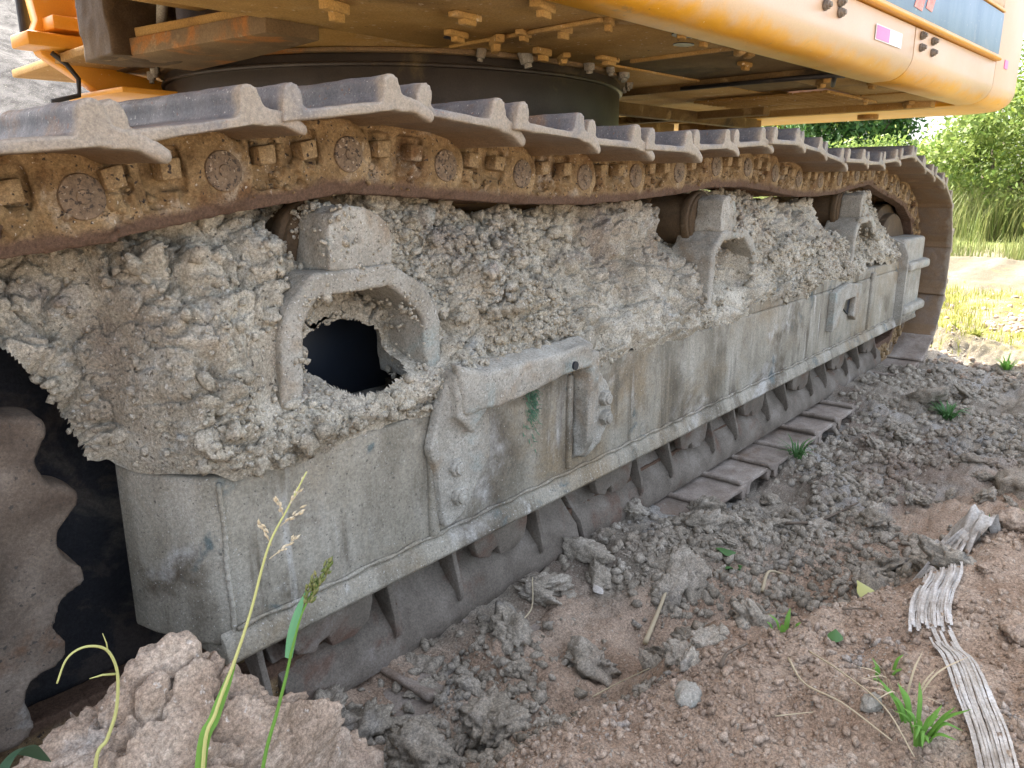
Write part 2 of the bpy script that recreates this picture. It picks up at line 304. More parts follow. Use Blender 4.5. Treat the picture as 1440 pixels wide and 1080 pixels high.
def ground_mat():
    m = bpy.data.materials.new('ground_soil'); m.use_nodes = True; t = m.node_tree; N = t.nodes; L = t.links; b = N['Principled BSDF']; b.inputs['Specular IOR Level'].default_value = .08; b.inputs['Roughness'].default_value = .98
    g = N.new('ShaderNodeNewGeometry').outputs['Position']; sx = N.new('ShaderNodeSeparateXYZ'); L.new(g, sx.inputs[0])
    def noise(s, d=7, r=.62, vec=g): n = N.new('ShaderNodeTexNoise'); n.inputs['Scale'].default_value = s; n.inputs['Detail'].default_value = d; n.inputs['Roughness'].default_value = r; L.new(vec, n.inputs['Vector']); return n.outputs['Fac']
    def rmp(f, lo, hi): r = N.new('ShaderNodeMapRange'); r.interpolation_type = 'SMOOTHSTEP'; r.inputs[1].default_value = lo; r.inputs[2].default_value = hi; L.new(f, r.inputs[0]); return r.outputs[0]
    def mth(op, a, b_): x = N.new('ShaderNodeMath'); x.operation = op; [L.new(v, x.inputs[i]) if not isinstance(v, (int, float)) else setattr(x.inputs[i], 'default_value', v) for i, v in enumerate((a, b_))]; return x.outputs[0]
    def mix(f, a, c): 
        x = N.new('ShaderNodeMix'); x.data_type = 'RGBA'; L.new(f, x.inputs[0])
        for i, v in ((6, a), (7, c)):
            if isinstance(v, tuple): x.inputs[i].default_value = (*v, 1)
            else: L.new(v, x.inputs[i])
        return x.outputs[2]
    c = mix(rmp(noise(9), .35, .66), (.19, .165, .128), (.33, .295, .235))
    c = mix(rmp(noise(2.6), .5, .68), c, (.235, .19, .15))
    c = mix(mth('MULTIPLY', rmp(noise(3.1, 5), .48, .6), rmp(sx.outputs[0], 1.1, 1.8)), c, (.33, .315, .28))
    bank = mix(rmp(noise(7), .35, .66), (.30, .215, .15), (.455, .355, .265)); bank = mix(rmp(noise(3.3), .52, .68), bank, (.38, .31, .24))
    rd = mth('SUBTRACT', mth('MULTIPLY_ADD', sx.outputs[0], -.36), mth('ADD', sx.outputs[1], .185)); 
    rd = mth('ADD', rd, mth('MULTIPLY', noise(6, 5), .3))
    c = mix(mth('MULTIPLY', rmp(rd, .08, .26), rmp(mth('MULTIPLY', sx.outputs[0], -1), -4.2, -2.5)), c, bank)
    mp = N.new('ShaderNodeMapping'); mp.inputs['Scale'].default_value = (.5, 2.2, 1); L.new(g, mp.inputs['Vector'])
    track = mix(rmp(noise(1.6, 8, .6, mp.outputs[0]), .36, .64), (.10, .085, .06), (.18, .155, .115)); track = mix(rmp(noise(5, 6), .56, .7), track, (.14, .13, .05))
    c = mix(rmp(mth('ADD', sx.outputs[0], mth('MULTIPLY', noise(2), 1.2)), 4.9, 5.6), c, track)
    weed = mix(rmp(noise(11), .35, .65), (.12, .11, .03), (.22, .195, .06))
    wk = mth('MULTIPLY', rmp(noise(1.9, 7), .44, .54), mth('MULTIPLY', rmp(sx.outputs[0], 4.8, 5.6), rmp(mth('MULTIPLY', sx.outputs[0], -1), -9.5, -7)))
    c = mix(wk, c, weed)
    c = mix(rmp(sx.outputs[0], 12.5, 14), c, (.16, .19, .06))
    hill = mix(rmp(noise(6), .35, .65), (.055, .052, .05), (.12, .115, .11)); gr = mth('MULTIPLY', rmp(sx.outputs[2], -.2, 0.), rmp(mth('MULTIPLY', sx.outputs[2], -1), -.7, -.5)); hill = mix(gr, hill, (.025, .05, .022))
    c = mix(rmp(sx.outputs[1], 5.6, 6.4), c, hill)
    c = mix(rmp(noise(140, 2, .5), .64, .70), c, (.38, .35, .29))
    for gs, lo_, hi_ in ((230, .62, 1.3), (640, .72, 1.22)):
        q_ = N.new('ShaderNodeMapRange'); q_.inputs[1].default_value = .34; q_.inputs[2].default_value = .66; q_.inputs[3].default_value = lo_; q_.inputs[4].default_value = hi_; L.new(noise(gs, 3), q_.inputs[0])
        vm = N.new('ShaderNodeVectorMath'); vm.operation = 'SCALE'; L.new(c, vm.inputs[0]); L.new(q_.outputs[0], vm.inputs['Scale']); c = vm.outputs[0]
    L.new(c, b.inputs['Base Color'])
    pv = None
    for s_, st, ds in ((45, .6, .008), (150, .9, .005), (600, .6, .0015)):
        bu = N.new('ShaderNodeBump'); bu.inputs['Strength'].default_value = st; bu.inputs['Distance'].default_value = ds; L.new(noise(s_, 6), bu.inputs['Height'])
        if pv: L.new(pv, bu.inputs['Normal'])
        pv = bu.outputs[0]
    L.new(pv, b.inputs['Normal']); return m
ground = obj('ground', mesh_from('ground', P, F, ground_mat(), True)); tag(ground, kind='structure', label='churned brown soil with a shallow trench beside the track')
GP = P.copy(); del X, Y

# ------------------------------------------------------------------ lumps
def rock_mesh(seed, sub=2, amp=.28, mat_=None, rough_=1.0):
    bm = bmesh.new(); bmesh.ops.create_icosphere(bm, subdivisions=sub, radius=1); V = np.array([v.co[:] for v in bm.verts]); Fc = np.array([[v.index for v in f.verts] for f in bm.faces]); bm.free()
    o = np.array([seed*3.1, seed*1.7, seed*.9]); r = 1+amp*fbm(V+o, 1.5, 3, seed, .6)+.12*rough_*billow(V+o, 3.5, 3, seed+5, .6)
    V = V*r[:, None]*np.array([1, .82, .68]); return V, Fc
ROCKS = [rock_mesh(i, 1, .6) for i in range(8)]
def tiny(seed):
    V, Fc = rock_mesh(seed, 1, .5); g = np.random.default_rng(seed); phi = 1.618; I12 = np.array([(-1, phi, 0), (1, phi, 0), (-1, -phi, 0), (1, -phi, 0), (0, -1, phi), (0, 1, phi), (0, -1, -phi), (0, 1, -phi), (phi, 0, -1), (phi, 0, 1), (-phi, 0, -1), (-phi, 0, 1)])/1.9
    Ft = np.array([(0, 11, 5), (0, 5, 1), (0, 1, 7), (0, 7, 10), (0, 10, 11), (1, 5, 9), (5, 11, 4), (11, 10, 2), (10, 7, 6), (7, 1, 8), (3, 9, 4), (3, 4, 2), (3, 2, 6), (3, 6, 8), (3, 8, 9), (4, 9, 5), (2, 4, 11), (6, 2, 10), (8, 6, 7), (9, 8, 1)])
    return I12*g.uniform(.65, 1.25, (12, 1))*np.array([1, .85, .7]), Ft
TINY = [tiny(i) for i in range(8)]
ROCKS2 = [rock_mesh(i+30, 3, .45, rough_=1.8) for i in range(8)]
def scatter(C, S, rocks, flat=1.0, sink=0):
    """one mesh array of many lumps at centres C with radii S"""
    Vs, Fs, off = [], [], 0
    k = RNG.integers(0, len(rocks), len(C)); A = RNG.uniform(0, 6.283, (len(C), 3))
    for i in range(len(rocks)):
        m = k == i
        if not m.any(): continue
        V, Fc = rocks[i]; c, s, a = C[m], S[m], A[m]
        ca, sa = np.cos(a), np.sin(a)
        Vv = np.repeat(V[None], len(c), 0)
        for (p, q, ax) in ((0, 1, 0), (1, 2, 1), (0, 1, 2)):
            x, y = Vv[:, :, p].copy(), Vv[:, :, q].copy(); Vv[:, :, p] = x*ca[:, ax:ax+1]-y*sa[:, ax:ax+1]; Vv[:, :, q] = x*sa[:, ax:ax+1]+y*ca[:, ax:ax+1]
        Vv = Vv*s[:, None, None]+c[:, None]; n = len(V)
        Vs.append(Vv.reshape(-1, 3)); Fs.append((Fc[None]+np.arange(len(c))[:, None, None]*n).reshape(-1, 3)+off); off += len(c)*n
    if not Vs: return np.zeros((0, 3)), np.zeros((0, 3), int)
    return np.concatenate(Vs), np.concatenate(Fs)

# ------------------------------------------------------------------ the excavator
ROOT = Vector((2.15, 1.35, -.935))
exc = thing('tracked_excavator', 'large orange tracked excavator standing in churned mud with clay packed on its track frame', 'excavator', ROOT)
def part(name, me, M=None, parent=None, label=None):
    o = obj(name, me, parent or exc, M)
    if label: o['label'] = label
    return o
# --- track path (pin centres in the x,z plane), clockwise seen from the camera: along the top to the idler, back along the bottom
TOP = [(.06, -.052), (.15, -.038), (.371, -.016), (.59, .020), (.80, .047), (1.02, .034), (1.23, .022), (1.45, .017), (1.66, .022), (1.91, .036), (2.13, .055), (2.34, .053), (2.55, .037), (2.74, .021), (2.94, .017), (3.17, .023), (3.40, .044), (3.62, .062), (3.79, .029), (3.99, .0), (4.19, -.026)]
SPC, SPR = (-.01, -.455), .362; IDC, IDR = (4.22, -.435), .39
path = list(TOP)
for k in range(0, 41): t = R_(82-172*k/40); path.append((IDC[0]+IDR*math.cos(t), IDC[1]+IDR*math.sin(t)))
path += [(x, -.825+.006*math.sin(x*4)) for x in np.linspace(3.9, .3, 19)]
for k in range(0, 41): t = R_(-90-180*k/40); path.append((SPC[0]+SPR*math.cos(t), SPC[1]+SPR*math.sin(t)))
dense = []
for a, b in zip(path, path[1:]):
    n = max(1, int(math.hypot(b[0]-a[0], b[1]-a[1])/.004))
    dense += [(a[0]+(b[0]-a[0])*i/n, a[1]+(b[1]-a[1])*i/n) for i in range(n)]
i0 = min(range(len(dense)), key=lambda i: math.hypot(dense[i][0]-.371, dense[i][1]+.016)); dense = dense[i0:]+dense[:i0]
PINS = [dense[0]]
for p in dense:
    if math.hypot(p[0]-PINS[-1][0], p[1]-PINS[-1][1]) >= .2155: PINS.append(p)
PITCH = .216
def dsp(seed, a, sc_=40): 
    return lambda P: a*fbm(P+seed*3.3, sc_, 3, seed)+a*.8*np.clip(fbm(P+seed, sc_*.35, 3, seed+7)-.15, 0, 1)*2
def link_mesh(seed):
    m = MB(); r = random.Random(seed)
    m.prism([(-.035, -.03), (-.01, -.056), (.216, -.056), (.246, -.048), (.262, -.012), (.258, .02), (.24, .045), (.216, .056), (0, .056), (-.035, .035)], 'y', .020, .052)
    m.cyl((.216, 0), .049, .001, .03, n=28); m.prism([(.172, -.056), (.236, -.052), (.258, -.03), (.262, 0), (.252, .03), (.230, .05), (.176, .056)], 'y', .005, .03)
    m.box(-.03, .25, .008, .055, -.058, -.034); m.box(.0, .235, .004, .05, .042, .057)
    m.box(.040, .050, .010, .04, -.04, .05); m.box(.094, .108, .009, .04, -.04, .05); m.box(.165, .178, .005, .04, -.05, .05)
    for k in range(9):                                  # mud caked into the pockets
        m.obox((r.uniform(.05, .16), r.uniform(.008, .022), r.uniform(-.035, -.008)), (r.uniform(.012, .035), .02, r.uniform(.012, .028)), (r.uniform(0, 3), r.uniform(0, 3), r.uniform(0, 3)))
    m.prism([(-.03, -.058), (.25, -.058), (.25, .05), (-.03, .05)], 'y', .15, .2); m.cyl((.216, 0), .032, .03, .17)
    return m.mesh('track_link', M_LINK, voxel=.0032, disp=dsp(seed, .0011, 70), smooth_it=1)
def shoe_mesh(seed):
    m = MB(); y0, y1 = -.15, .35
    m.prism([(.010, .053), (.195, .053), (.195, .067), (.010, .067)], 'y', y0, y1)
    m.prism([(.002, .052), (.034, .056), (.037, .080), (.033, .094), (.025, .099), (.014, .096), (.007, .080)], 'y', y0, y1)
    m.prism([(.160, .056), (.212, .056), (.202, .080), (.198, .095), (.190, .101), (.180, .101), (.172, .094), (.170, .080)], 'y', y0, y1)
    m.prism([(.188, .052), (.225, .047), (.250, .033), (.258, .036), (.256, .045), (.235, .063), (.196, .076)], 'y', y0, y1)
    def d(P):
        e = .0009*fbm(P+seed*5.1, 34, 4, seed); edge = np.exp(-((P[:, 1]-y0)/.03)**2)
        return e+edge*.0018*fbm(P+seed*2.3, 14, 3, seed+3)
    return m.mesh('track_shoe', M_SHOE, voxel=.0034, disp=d, smooth_it=1)
def recol(me, m_): c = me.copy(); c.materials.clear(); c.materials.append(m_); return c
LINKS = [link_mesh(k) for k in (1, 2, 3)]; SHOES = [shoe_mesh(k) for k in (1, 2, 3)]
NUT = MB().box(-.0135, .0135, -.012, .016, -.013, .013).mesh('nut', M_LINK, bevel=.003, disp=dsp(5, .0008, 90))
PIN = MB().cyl((0, 0), .0275, -.003, .02, n=40).cyl((0, 0), .009, -.006, .0, n=20).mesh('pin', M_PIN, bevel=.003, disp=dsp(6, .0006, 90))
DSHOES = [recol(q_, M_DSHOE) for q_ in SHOES]
rr = random.Random(3)
for i, p in enumerate(PINS):
    q = PINS[(i+1) % len(PINS)]; ang = math.atan2(q[1]-p[1], q[0]-p[0])
    if i == len(PINS)-1 and math.hypot(q[0]-p[0], q[1]-p[1]) < .1: break
    M = Matrix.Translation((p[0], 0, p[1])) @ Matrix.Rotation(-ang, 4, 'Y')
    jit = Matrix.Rotation(R_(rr.uniform(-1.6, 1.6)), 4, 'Y') @ Matrix.Translation((0, rr.uniform(-.008, .004), rr.uniform(-.002, .002)))
    part('track_shoe', (DSHOES if p[1] < -.72 else SHOES)[i % 3], M @ jit)
    lk = part('track_link', LINKS[(i*7) % 3], M)
    if -.2 < p[0] and (p[1] > -.3 or p[0] > 4.2):
        obj('pin', PIN, lk, Matrix.Translation((PITCH, 0, 0)) @ Matrix.Rotation(rr.uniform(0, 6), 4, 'Y'))
        for nx_ in (.066, .138): obj('nut', NUT, lk, Matrix.Translation((nx_, rr.uniform(0, .004), .014)) @ Matrix.Rotation(R_(rr.uniform(-6, 6)), 4, 'Y'))
cmx = []; crr = random.Random(8)
for i, p in enumerate(PINS):
    q = PINS[(i+1) % len(PINS)]
    if p[0] < .1 or p[1] < -.25: continue
    a = math.atan2(q[1]-p[1], q[0]-p[0]); ca, sa = math.cos(a), math.sin(a)
    for k in range(30):
        lx = crr.choice((crr.gauss(.10, .03), crr.gauss(.07, .02), crr.uniform(-.02, .23))); lz = crr.gauss(-.024, .010) if crr.random() < .75 else crr.uniform(-.04, .045); cmx.append((p[0]+lx*ca-lz*sa, crr.uniform(.0, .016), p[1]+lx*sa+lz*ca, crr.uniform(.002, .0045) if crr.random() < .8 else crr.uniform(.005, .010)))
cmx = np.array(cmx); Vc, Fc_ = scatter(cmx[:, :3], cmx[:, 3], ROCKS)
o = part('chain_dirt', mesh_from('chain_dirt', Vc, Fc_, M_LINK)); o['kind'] = 'stuff'
# --- sprocket
pts = []; NT = 21
for k in range(NT):
    for f_, r in ((-.42, .347), (-.33, .349), (-.25, .357), (-.17, .368), (-.09, .377), (.0, .380), (.09, .377), (.17, .368), (.25, .357), (.33, .349), (.42, .347)):
        t = R_(6.8)+2*math.pi*(k+f_)/NT; pts.append((r*math.cos(t), r*math.sin(t)))
m = MB(); m.prism(pts, 'y', .075, .125); m.cyl((0, 0), .27, .055, .08, n=64); m.cyl((0, 0), .20, .03, .06, n=48)
M_SPRK = mat('rusty_muddy_sprocket', [(.07, .05, .036), (.135, .105, .078), (.22, .18, .14)], 9, rough=.85, bump=(.7, 130, .003), blotch=[((.14, .075, .04), 6, .52, .68), ((.25, .23, .20), 8, .57, .7)], speck=[((.07, .06, .05), 120, .65)])
part('sprocket', m.mesh('sprocket', M_SPRK, voxel=.005, disp=dsp(9, .0055, 16), smooth_it=1), Matrix.Translation((SPC[0], 0, SPC[1])))
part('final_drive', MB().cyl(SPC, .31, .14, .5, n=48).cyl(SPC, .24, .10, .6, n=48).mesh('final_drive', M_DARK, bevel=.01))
part('drive_shade_sheet', MB().box(-.55, .56, .215, .24, -.93, -.11).mesh('drive_shade_sheet', M_SHADEGRIME, bevel=.004)); part('drive_guard', MB().box(-.55, .47, .24, .60, -.13, -.10).mesh('drive_guard', M_SHADEGRIME, bevel=.004))  # first sheet added behind the sprocket to keep the recess dark
# --- track frame: side box with rounded, drawn-in end
def face_disp(a): return lambda P: a*fbm(P, 7, 4, 3)
def gridbox(me, n): return me
plan = [(4.06, -.05), (.530, -.05), (.503, -.046), (.486, -.034), (.474, -.012), (.458, .03), (.443, .07), (.436, .11), (.52, .32), (4.06, .32)]
m = MB(); m.prism(plan, 'z', -.655, -.392)
part('track_frame', m.mesh('track_frame', M_FRAME, bevel=.010, seg=3))
# gently bent roof plate under the clay
part('roof_plate', MB().prism([(-.0485, -.392), (-.0475, -.352), (-.02, -.345), (.32, -.34), (.32, -.392)], 'x', 2.3, 4.06).mesh('roof_plate', M_FRAME, bevel=.006))
# bottom flange
part('bottom_flange', MB().prism([(-.046, -.628), (-.058, -.640), (-.068, -.668), (-.062, -.676), (.25, -.676), (.25, -.655), (-.046, -.655)], 'x', .485, 4.45).mesh('bottom_flange', M_FRAME, bevel=.003))
part('weld_seam', MB().tube([(x, -.0535, -.627+.002*math.sin(x*60)) for x in np.linspace(.51, 4.05, 160)], [.0035+.0015*math.sin(i*2.1) for i in range(160)], 6).mesh('weld_seam', M_FRAME, smooth=True))
part('lit_edge_bead', MB().tube([(.507+.0012*math.sin(z*50), -.0475, z) for z in np.linspace(-.64, -.40, 60)], [.0042+.0008*math.sin(i*1.7) for i in range(60)], 8).mesh('lit_edge_bead', M_FRAME, smooth=True))  # bead added to draw the pale lit line along the corner
for (x, wd, z0, z1) in ((.912, .022, -.628, -.43), (1.335, .016, -.62, -.40), (3.62, .05, -.63, -.37)):
    part('stiffener', MB().prism([(x-wd/2, z0), (x+wd/2, z0), (x+wd/2, z1), (x-wd/2, z1)], 'y', -.0605, -.045).mesh('stiffener', M_FRAME, bevel=.006, seg=3))
# end housing by the idler
part('end_housing', MB().prism([(4.08, -.06), (4.12, -.065), (4.44, -.065), (4.50, -.04), (4.50, .30), (4.08, .30)], 'z', -.655, -.25).mesh('end_housing', M_CAST, bevel=.015, seg=3))
part('end_plate', MB().prism([(-.085, -.665), (-.085, -.33), (-.06, -.27), (.02, -.235), (.28, -.235), (.28, -.665)], 'x', 4.061, 4.085).mesh('end_plate', M_CAST, bevel=.006))
for z in (-.385, -.60): part('housing_rib', MB().prism([(4.09, -.095), (4.45, -.10), (4.52, -.07), (4.53, .1), (4.09, .1)], 'z', z-.022, z+.022).mesh('housing_rib', M_CAST, bevel=.014, seg=3))
part('idler_wheel', MB().cyl(IDC, .30, .04, .17, n=64).cyl(IDC, .345, .075, .135, n=64).cyl(IDC, .10, .0, .2, n=32).mesh('idler_wheel', M_BROWN, bevel=.01))
# --- roller guard below the frame
M_GUARD = mat('earth_stained_guard_steel', [(.10, .085, .066), (.165, .143, .115), (.24, .212, .175)], 10, rough=.9, spec=.15, bump=(.7, 140, .002), blotch=[((.14, .09, .065), 7, .52, .68), ((.28, .25, .22), 5, .6, .74)])
GUARD = [(.045, -.705), (.035, -.735), (.012, -.765), (-.018, -.795), (-.030, -.835), (-.028, -.862), (-.010, -.862), (-.008, -.835), (.0, -.805), (.03, -.775), (.055, -.74), (.065, -.705)]
for a, b in ((.60, 1.425), (1.441, 4.02)):
    m = MB(); m.prism(GUARD, 'x', a, b); part('roller_guard', m.mesh('roller_guard', M_GUARD, bevel=.003, disp=dsp(12, .0012, 25)))
RIB = [(-.006, -.676), (-.010, -.705), (-.017, -.735), (-.027, -.765), (-.034, -.80), (-.028, -.815), (.012, -.765), (.035, -.735), (.045, -.69), (.045, -.676)]
rollx = [.70+.44*k for k in range(8)]
RIBM = MB().prism(RIB, 'x', -.006, .006).mesh('guard_rib', M_GUARD, bevel=.003)
m = MB(); m.cyl((0, 0), .088, -.012, .03, n=40).cyl((0, 0), .05, -.03, .0, n=24).cyl((0, 0), .075, .03, .16, n=40).cyl((0, 0), .088, .16, .2, n=40)
ROLM = m.mesh('track_roller', M_GUARD, voxel=.006, disp=dsp(4, .003, 22))
m = MB(); m.prism([(-.085, .03), (-.09, -.045), (-.075, -.078), (-.04, -.088), (-.034, -.076), (-.015, -.072), (-.008, -.095), (.04, -.098), (.075, -.082), (.085, -.045), (.085, .03)], 'y', -.026, .0)
COLM = m.mesh('roller_collar', M_GUARD, bevel=.005, disp=dsp(8, .002, 22))
for x in rollx:
    part('track_roller', ROLM, Matrix.Translation((x, .04, -.700))); part('roller_collar', COLM, Matrix.Translation((x, 0, -.668)))
    for d_ in (-.135, .135):
        if .44 < x+d_ < 4.0 and abs(x+d_-1.46) > .02: part('guard_rib', RIBM, Matrix.Translation((x+d_, 0, 0)))
# --- carrier roller brackets
ARX = (.785, 2.19, 3.50)
def arch_mesh(seed, t_):
    o_ = [(-.165, -.37), (-.150, -.205), (-.138, -.175), (-.090, -.128), (.068, -.125), (.138, -.166), (.170, -.210), (.178, -.34)]
    i_ = [(.178-t_, -.34), (.168-t_, -.222), (.132-t_*.6, -.180-t_*.5), (.060, -.125-t_), (-.080, -.128-t_), (-.138+t_*.7, -.185-t_*.4), (-.150+t_, -.215), (-.160+t_, -.37)]
    m = MB(); m.prism(o_+i_, 'y', -.035, .10); return m.mesh('roller_bracket', M_CAST, voxel=.0045, disp=dsp(seed, .0014, 50), smooth_it=2)
def block_mesh(seed, w_=.074):
    m = MB(); m.prism([(-w_-.005, -.13), (w_-.005, -.13), (w_*.93, -.075), (w_*.62, -.045), (w_*.3, -.035), (-w_*.4, -.030), (-w_*.85, -.040), (-w_, -.060)], 'y', -.028, .055)
    return m.mesh('bearing_block', M_CAST, voxel=.0045, disp=dsp(seed, .004, 26), smooth_it=3)
for k, x in enumerate(ARX):
    sx = 1.0
    M = Matrix.Translation((x, 0, 0)) @ Matrix.Diagonal((sx, 1, 1, 1))
    part('roller_bracket', arch_mesh(20+k, .036 if k == 0 else .026), M); part('bearing_block', block_mesh(30+k), M @ Matrix.Translation((.012 if k == 0 else -.035, 0, 0)) @ Matrix.Diagonal((.86 if k == 0 else .72, 1, 1, 1)))
    xc = x if k == 0 else x-.045; m = MB(); m.cyl((xc, -.098), .074, .055, .24, n=48).cyl((xc, -.098), .084, .062, .085, n=48).cyl((xc, -.098), .084, .20, .225, n=48)
    part('carrier_roller', m.mesh('carrier_roller', M_BROWN, bevel=.005, disp=dsp(3, .0015, 40)))
for k, x in enumerate(ARX):
    Vb = []
    for q_ in (arch_mesh(20+k, .036 if k == 0 else .026), block_mesh(30+k)):
        a_ = np.empty(len(q_.vertices)*3, np.float32); q_.vertices.foreach_get('co', a_); a_ = a_.reshape(-1, 3); Vb.append(a_[(a_[:, 1] < .06) & (a_[:, 2] > -.34)])
    a_ = np.concatenate(Vb); wn = np.clip(fbm(a_.astype(float)+k, 14, 2, 3)+.25, .02, 1)*(1+2*(a_[:, 2] > -.05)); a_ = a_[RNG.choice(len(a_), 520, p=wn/wn.sum())]; a_[:, 0] = a_[:, 0]*.9+x; sz = RNG.gamma(1.5, .0016, len(a_))+.0014
    Vc, Fc_ = scatter(a_.astype(float), sz*(1+.35*k), ROCKS); o = part('bracket_dirt', mesh_from('bracket_dirt', Vc, Fc_, M_MUD)); o['kind'] = 'stuff'
part('hole_dark_tube', MB().cyl((.80, -.36), .20, .165, .3, n=48).mesh('hole_dark_tube', M_VOID, bevel=.004))  # added near-black tube, darkens the inside of the clay hole
part('hole_dark_plate', MB().box(.55, 1.1, .20, .21, -.39, -.11).mesh('hole_dark_plate', M_VOID))  # added near-black sheet, shade at the back of the same hole
# --- step bracket on the side face
def arcpts(x0, x1, f, n=14): return [(x0+(x1-x0)*i/n, f(i/n)) for i in range(n+1)]
STEP = [(.934, -.300), (.960, -.312), (1.028, -.336), (1.111, -.345), (1.18, -.342), (1.249, -.330), (1.31, -.325), (1.353, -.336), (1.372, -.384), (1.31, -.378), (1.251, -.380), (1.18, -.391), (1.111, -.398), (1.05, -.402), (1.007, -.399), (.956, -.398)]
stepm = MB().prism(STEP, 'y', -.098, -.080)
stepm.prism([(-.098, -.350), (-.098, -.332), (-.05, -.315), (-.05, -.335)], 'x', .96, 1.36)
st = part('step_bracket', stepm.mesh('step_bracket', M_CAST, voxel=.0045, disp=dsp(14, .0018, 24), smooth_it=3))
lm = MB(); lm.prism([(.935, -.330), (1.045, -.395), (1.050, -.46), (1.045, -.505), (1.0, -.565), (.965, -.605), (.925, -.612), (.915, -.58), (.905, -.50), (.890, -.45)], 'y', -.072, -.05); lm.prism([(.937, -.315), (1.03, -.34), (1.02, -.40), (.98, -.44), (.94, -.40)], 'y', -.094, -.052)
obj('step_leg', lm.mesh('step_leg', M_CAST, voxel=.0045, disp=dsp(15, .003, 26), smooth_it=3), st)
lm = MB(); lm.prism([(-.096, -.35), (-.098, -.40), (-.094, -.44), (-.092, -.50), (-.090, -.555), (-.07, -.59), (-.048, -.60), (-.048, -.34)], 'x', 1.352, 1.385); lm.prism([(1.38, -.37), (1.43, -.40), (1.475, -.45), (1.485, -.54), (1.44, -.58), (1.38, -.60)], 'y', -.068, -.048)
obj('step_leg', lm.mesh('step_leg', M_CAST, voxel=.0045, disp=dsp(16, .004, 26), smooth_it=3), st)
BOLTH = MB().cyl((0, 0), .019, -.016, .012, n=6).cyl((0, 0), .012, -.022, .0, n=16).mesh('bolt', M_CAST, bevel=.003, disp=dsp(2, .0015, 60))
for (x, z) in ((.953, -.500), (.957, -.558), (1.448, -.475), (1.452, -.522)): obj('bolt', BOLTH, st, Matrix.Translation((x, -.066, z)))
obj('bolt_hole', MB().cyl((1.262, -.358), .009, -.1198, -.1155, n=20).mesh('bolt_hole', M_VOID), st)
# small lug further along
lm = MB(); lm.prism([(3.05, -.40), (3.20, -.375), (3.38, -.395), (3.40, -.50), (3.34, -.54), (3.30, -.52), (3.31, -.44), (3.18, -.44), (3.13, -.54), (3.05, -.55)], 'y', -.075, -.05)
part('lug', lm.mesh('lug', M_CAST, voxel=.005, disp=dsp(17, .002, 30), smooth_it=2)); part('lug_hole', MB().prism([(3.19, -.443), (3.305, -.443), (3.295, -.515), (3.26, -.50), (3.21, -.47)], 'y', -.056, -.0515).mesh('lug_hole', M_VOID))
# --- far track, seen only as a dark mass between the near shoes
m = MB(); m.box(-.2, 4.3, 2.5, 2.8, -.86, -.2)
part('far_track_frame', m.mesh('far_track_frame', M_FRAME, bevel=.02))
for p, q in zip(PINS, PINS[1:]):
    ang = math.atan2(q[1]-p[1], q[0]-p[0]); o = part('track_shoe', SHOES[0], Matrix.Translation((p[0], 2.50, p[1])) @ Matrix.Rotation(-ang, 4, 'Y'))
# --- carbody between the tracks
part('carbody', MB().prism([(1.2, .25), (3.1, .25), (3.3, 2.5), (1.0, 2.5)], 'z', -.45, -.05).cyl((2.15, 1.35), .70, -.1, .13, 'z', n=48).mesh('carbody', M_UNDERD, bevel=.02))

# --- upper structure, swung 3.9 degrees
UA = R_(-3.9); MBODY = Matrix.Translation((1.5, -.06, 0)) @ Matrix.Rotation(UA, 4, 'Z')
def up(name, me, parent=None, M=None): 
    if parent is None: return part(name, me, MBODY @ (M or Matrix()))
    return obj(name, me, parent, M)
ring_c = (.55, 1.44)
part('slewing_ring', MB().cyl((2.15, 1.35), .76, .02, .22, 'z', n=96).cyl((2.15, 1.35), .838, .19, .362, 'z', n=128).cyl((2.15, 1.35), .850, .325, .338, 'z', n=128).mesh('slewing_ring', M_RING, bevel=.006, seg=2))
fl = part('ring_flange', MB().cyl((2.15, 1.35), .858, .3625, .3745, 'z', n=128).mesh('ring_flange', M_RIM, bevel=.004, disp=dsp(3, .003, 14)))
RB = MB().cyl((0, 0), .017, -.04, .0, 'z', n=6).cyl((0, 0), .010, -.055, -.04, 'z', n=12).mesh('ring_bolt', M_CAST, bevel=.002, disp=dsp(2, .002, 40))
rb = random.Random(4)
for k in range(40):
    t = 2*math.pi*k/40
    if rb.random() < .3 or 3.3 < t % 6.28 < 4.0: continue
    o = obj('ring_bolt', RB, fl, Matrix.Translation((2.15+.875*math.cos(t), 1.35+.875*math.sin(t), .378))); o.scale = (rb.uniform(.7, 1.2),)*2+(rb.uniform(.4, 1.0),); o.rotation_euler = (rb.uniform(-.2, .2), rb.uniform(-.2, .2), t)
m = MB(); 
# main base plate with its front edge, and deck underside
up('base_plate', MB().prism([(-.44, .66), (-.30, .58), (2.6, .58), (2.6, 2.3), (-.54, 2.3), (-.54, 1.2)], 'z', .376, .402).mesh('base_plate', M_UNDER, bevel=.004, disp=lambda P: .001*fbm(P, 8, 3)))
up('front_lip', MB().prism([(-.47, .64), (-.33, .64), (-.312, 1.0), (-.312, 1.34), (-.58, 1.34)], 'z', .330, .374).mesh('front_lip', M_RIM, bevel=.005))
up('front_deck', MB().box(-1.5, -.2, .64, 1.55, .60, .64).mesh('front_deck', M_UNDER, bevel=.004))
m = MB(); m.box(-.35, -.31, .8, 2.2, .372, .56); m.box(-.9, -.86, .66, 2.2, .42, .56)
up('deck_web', m.mesh('deck_web', M_BROWN, bevel=.004))
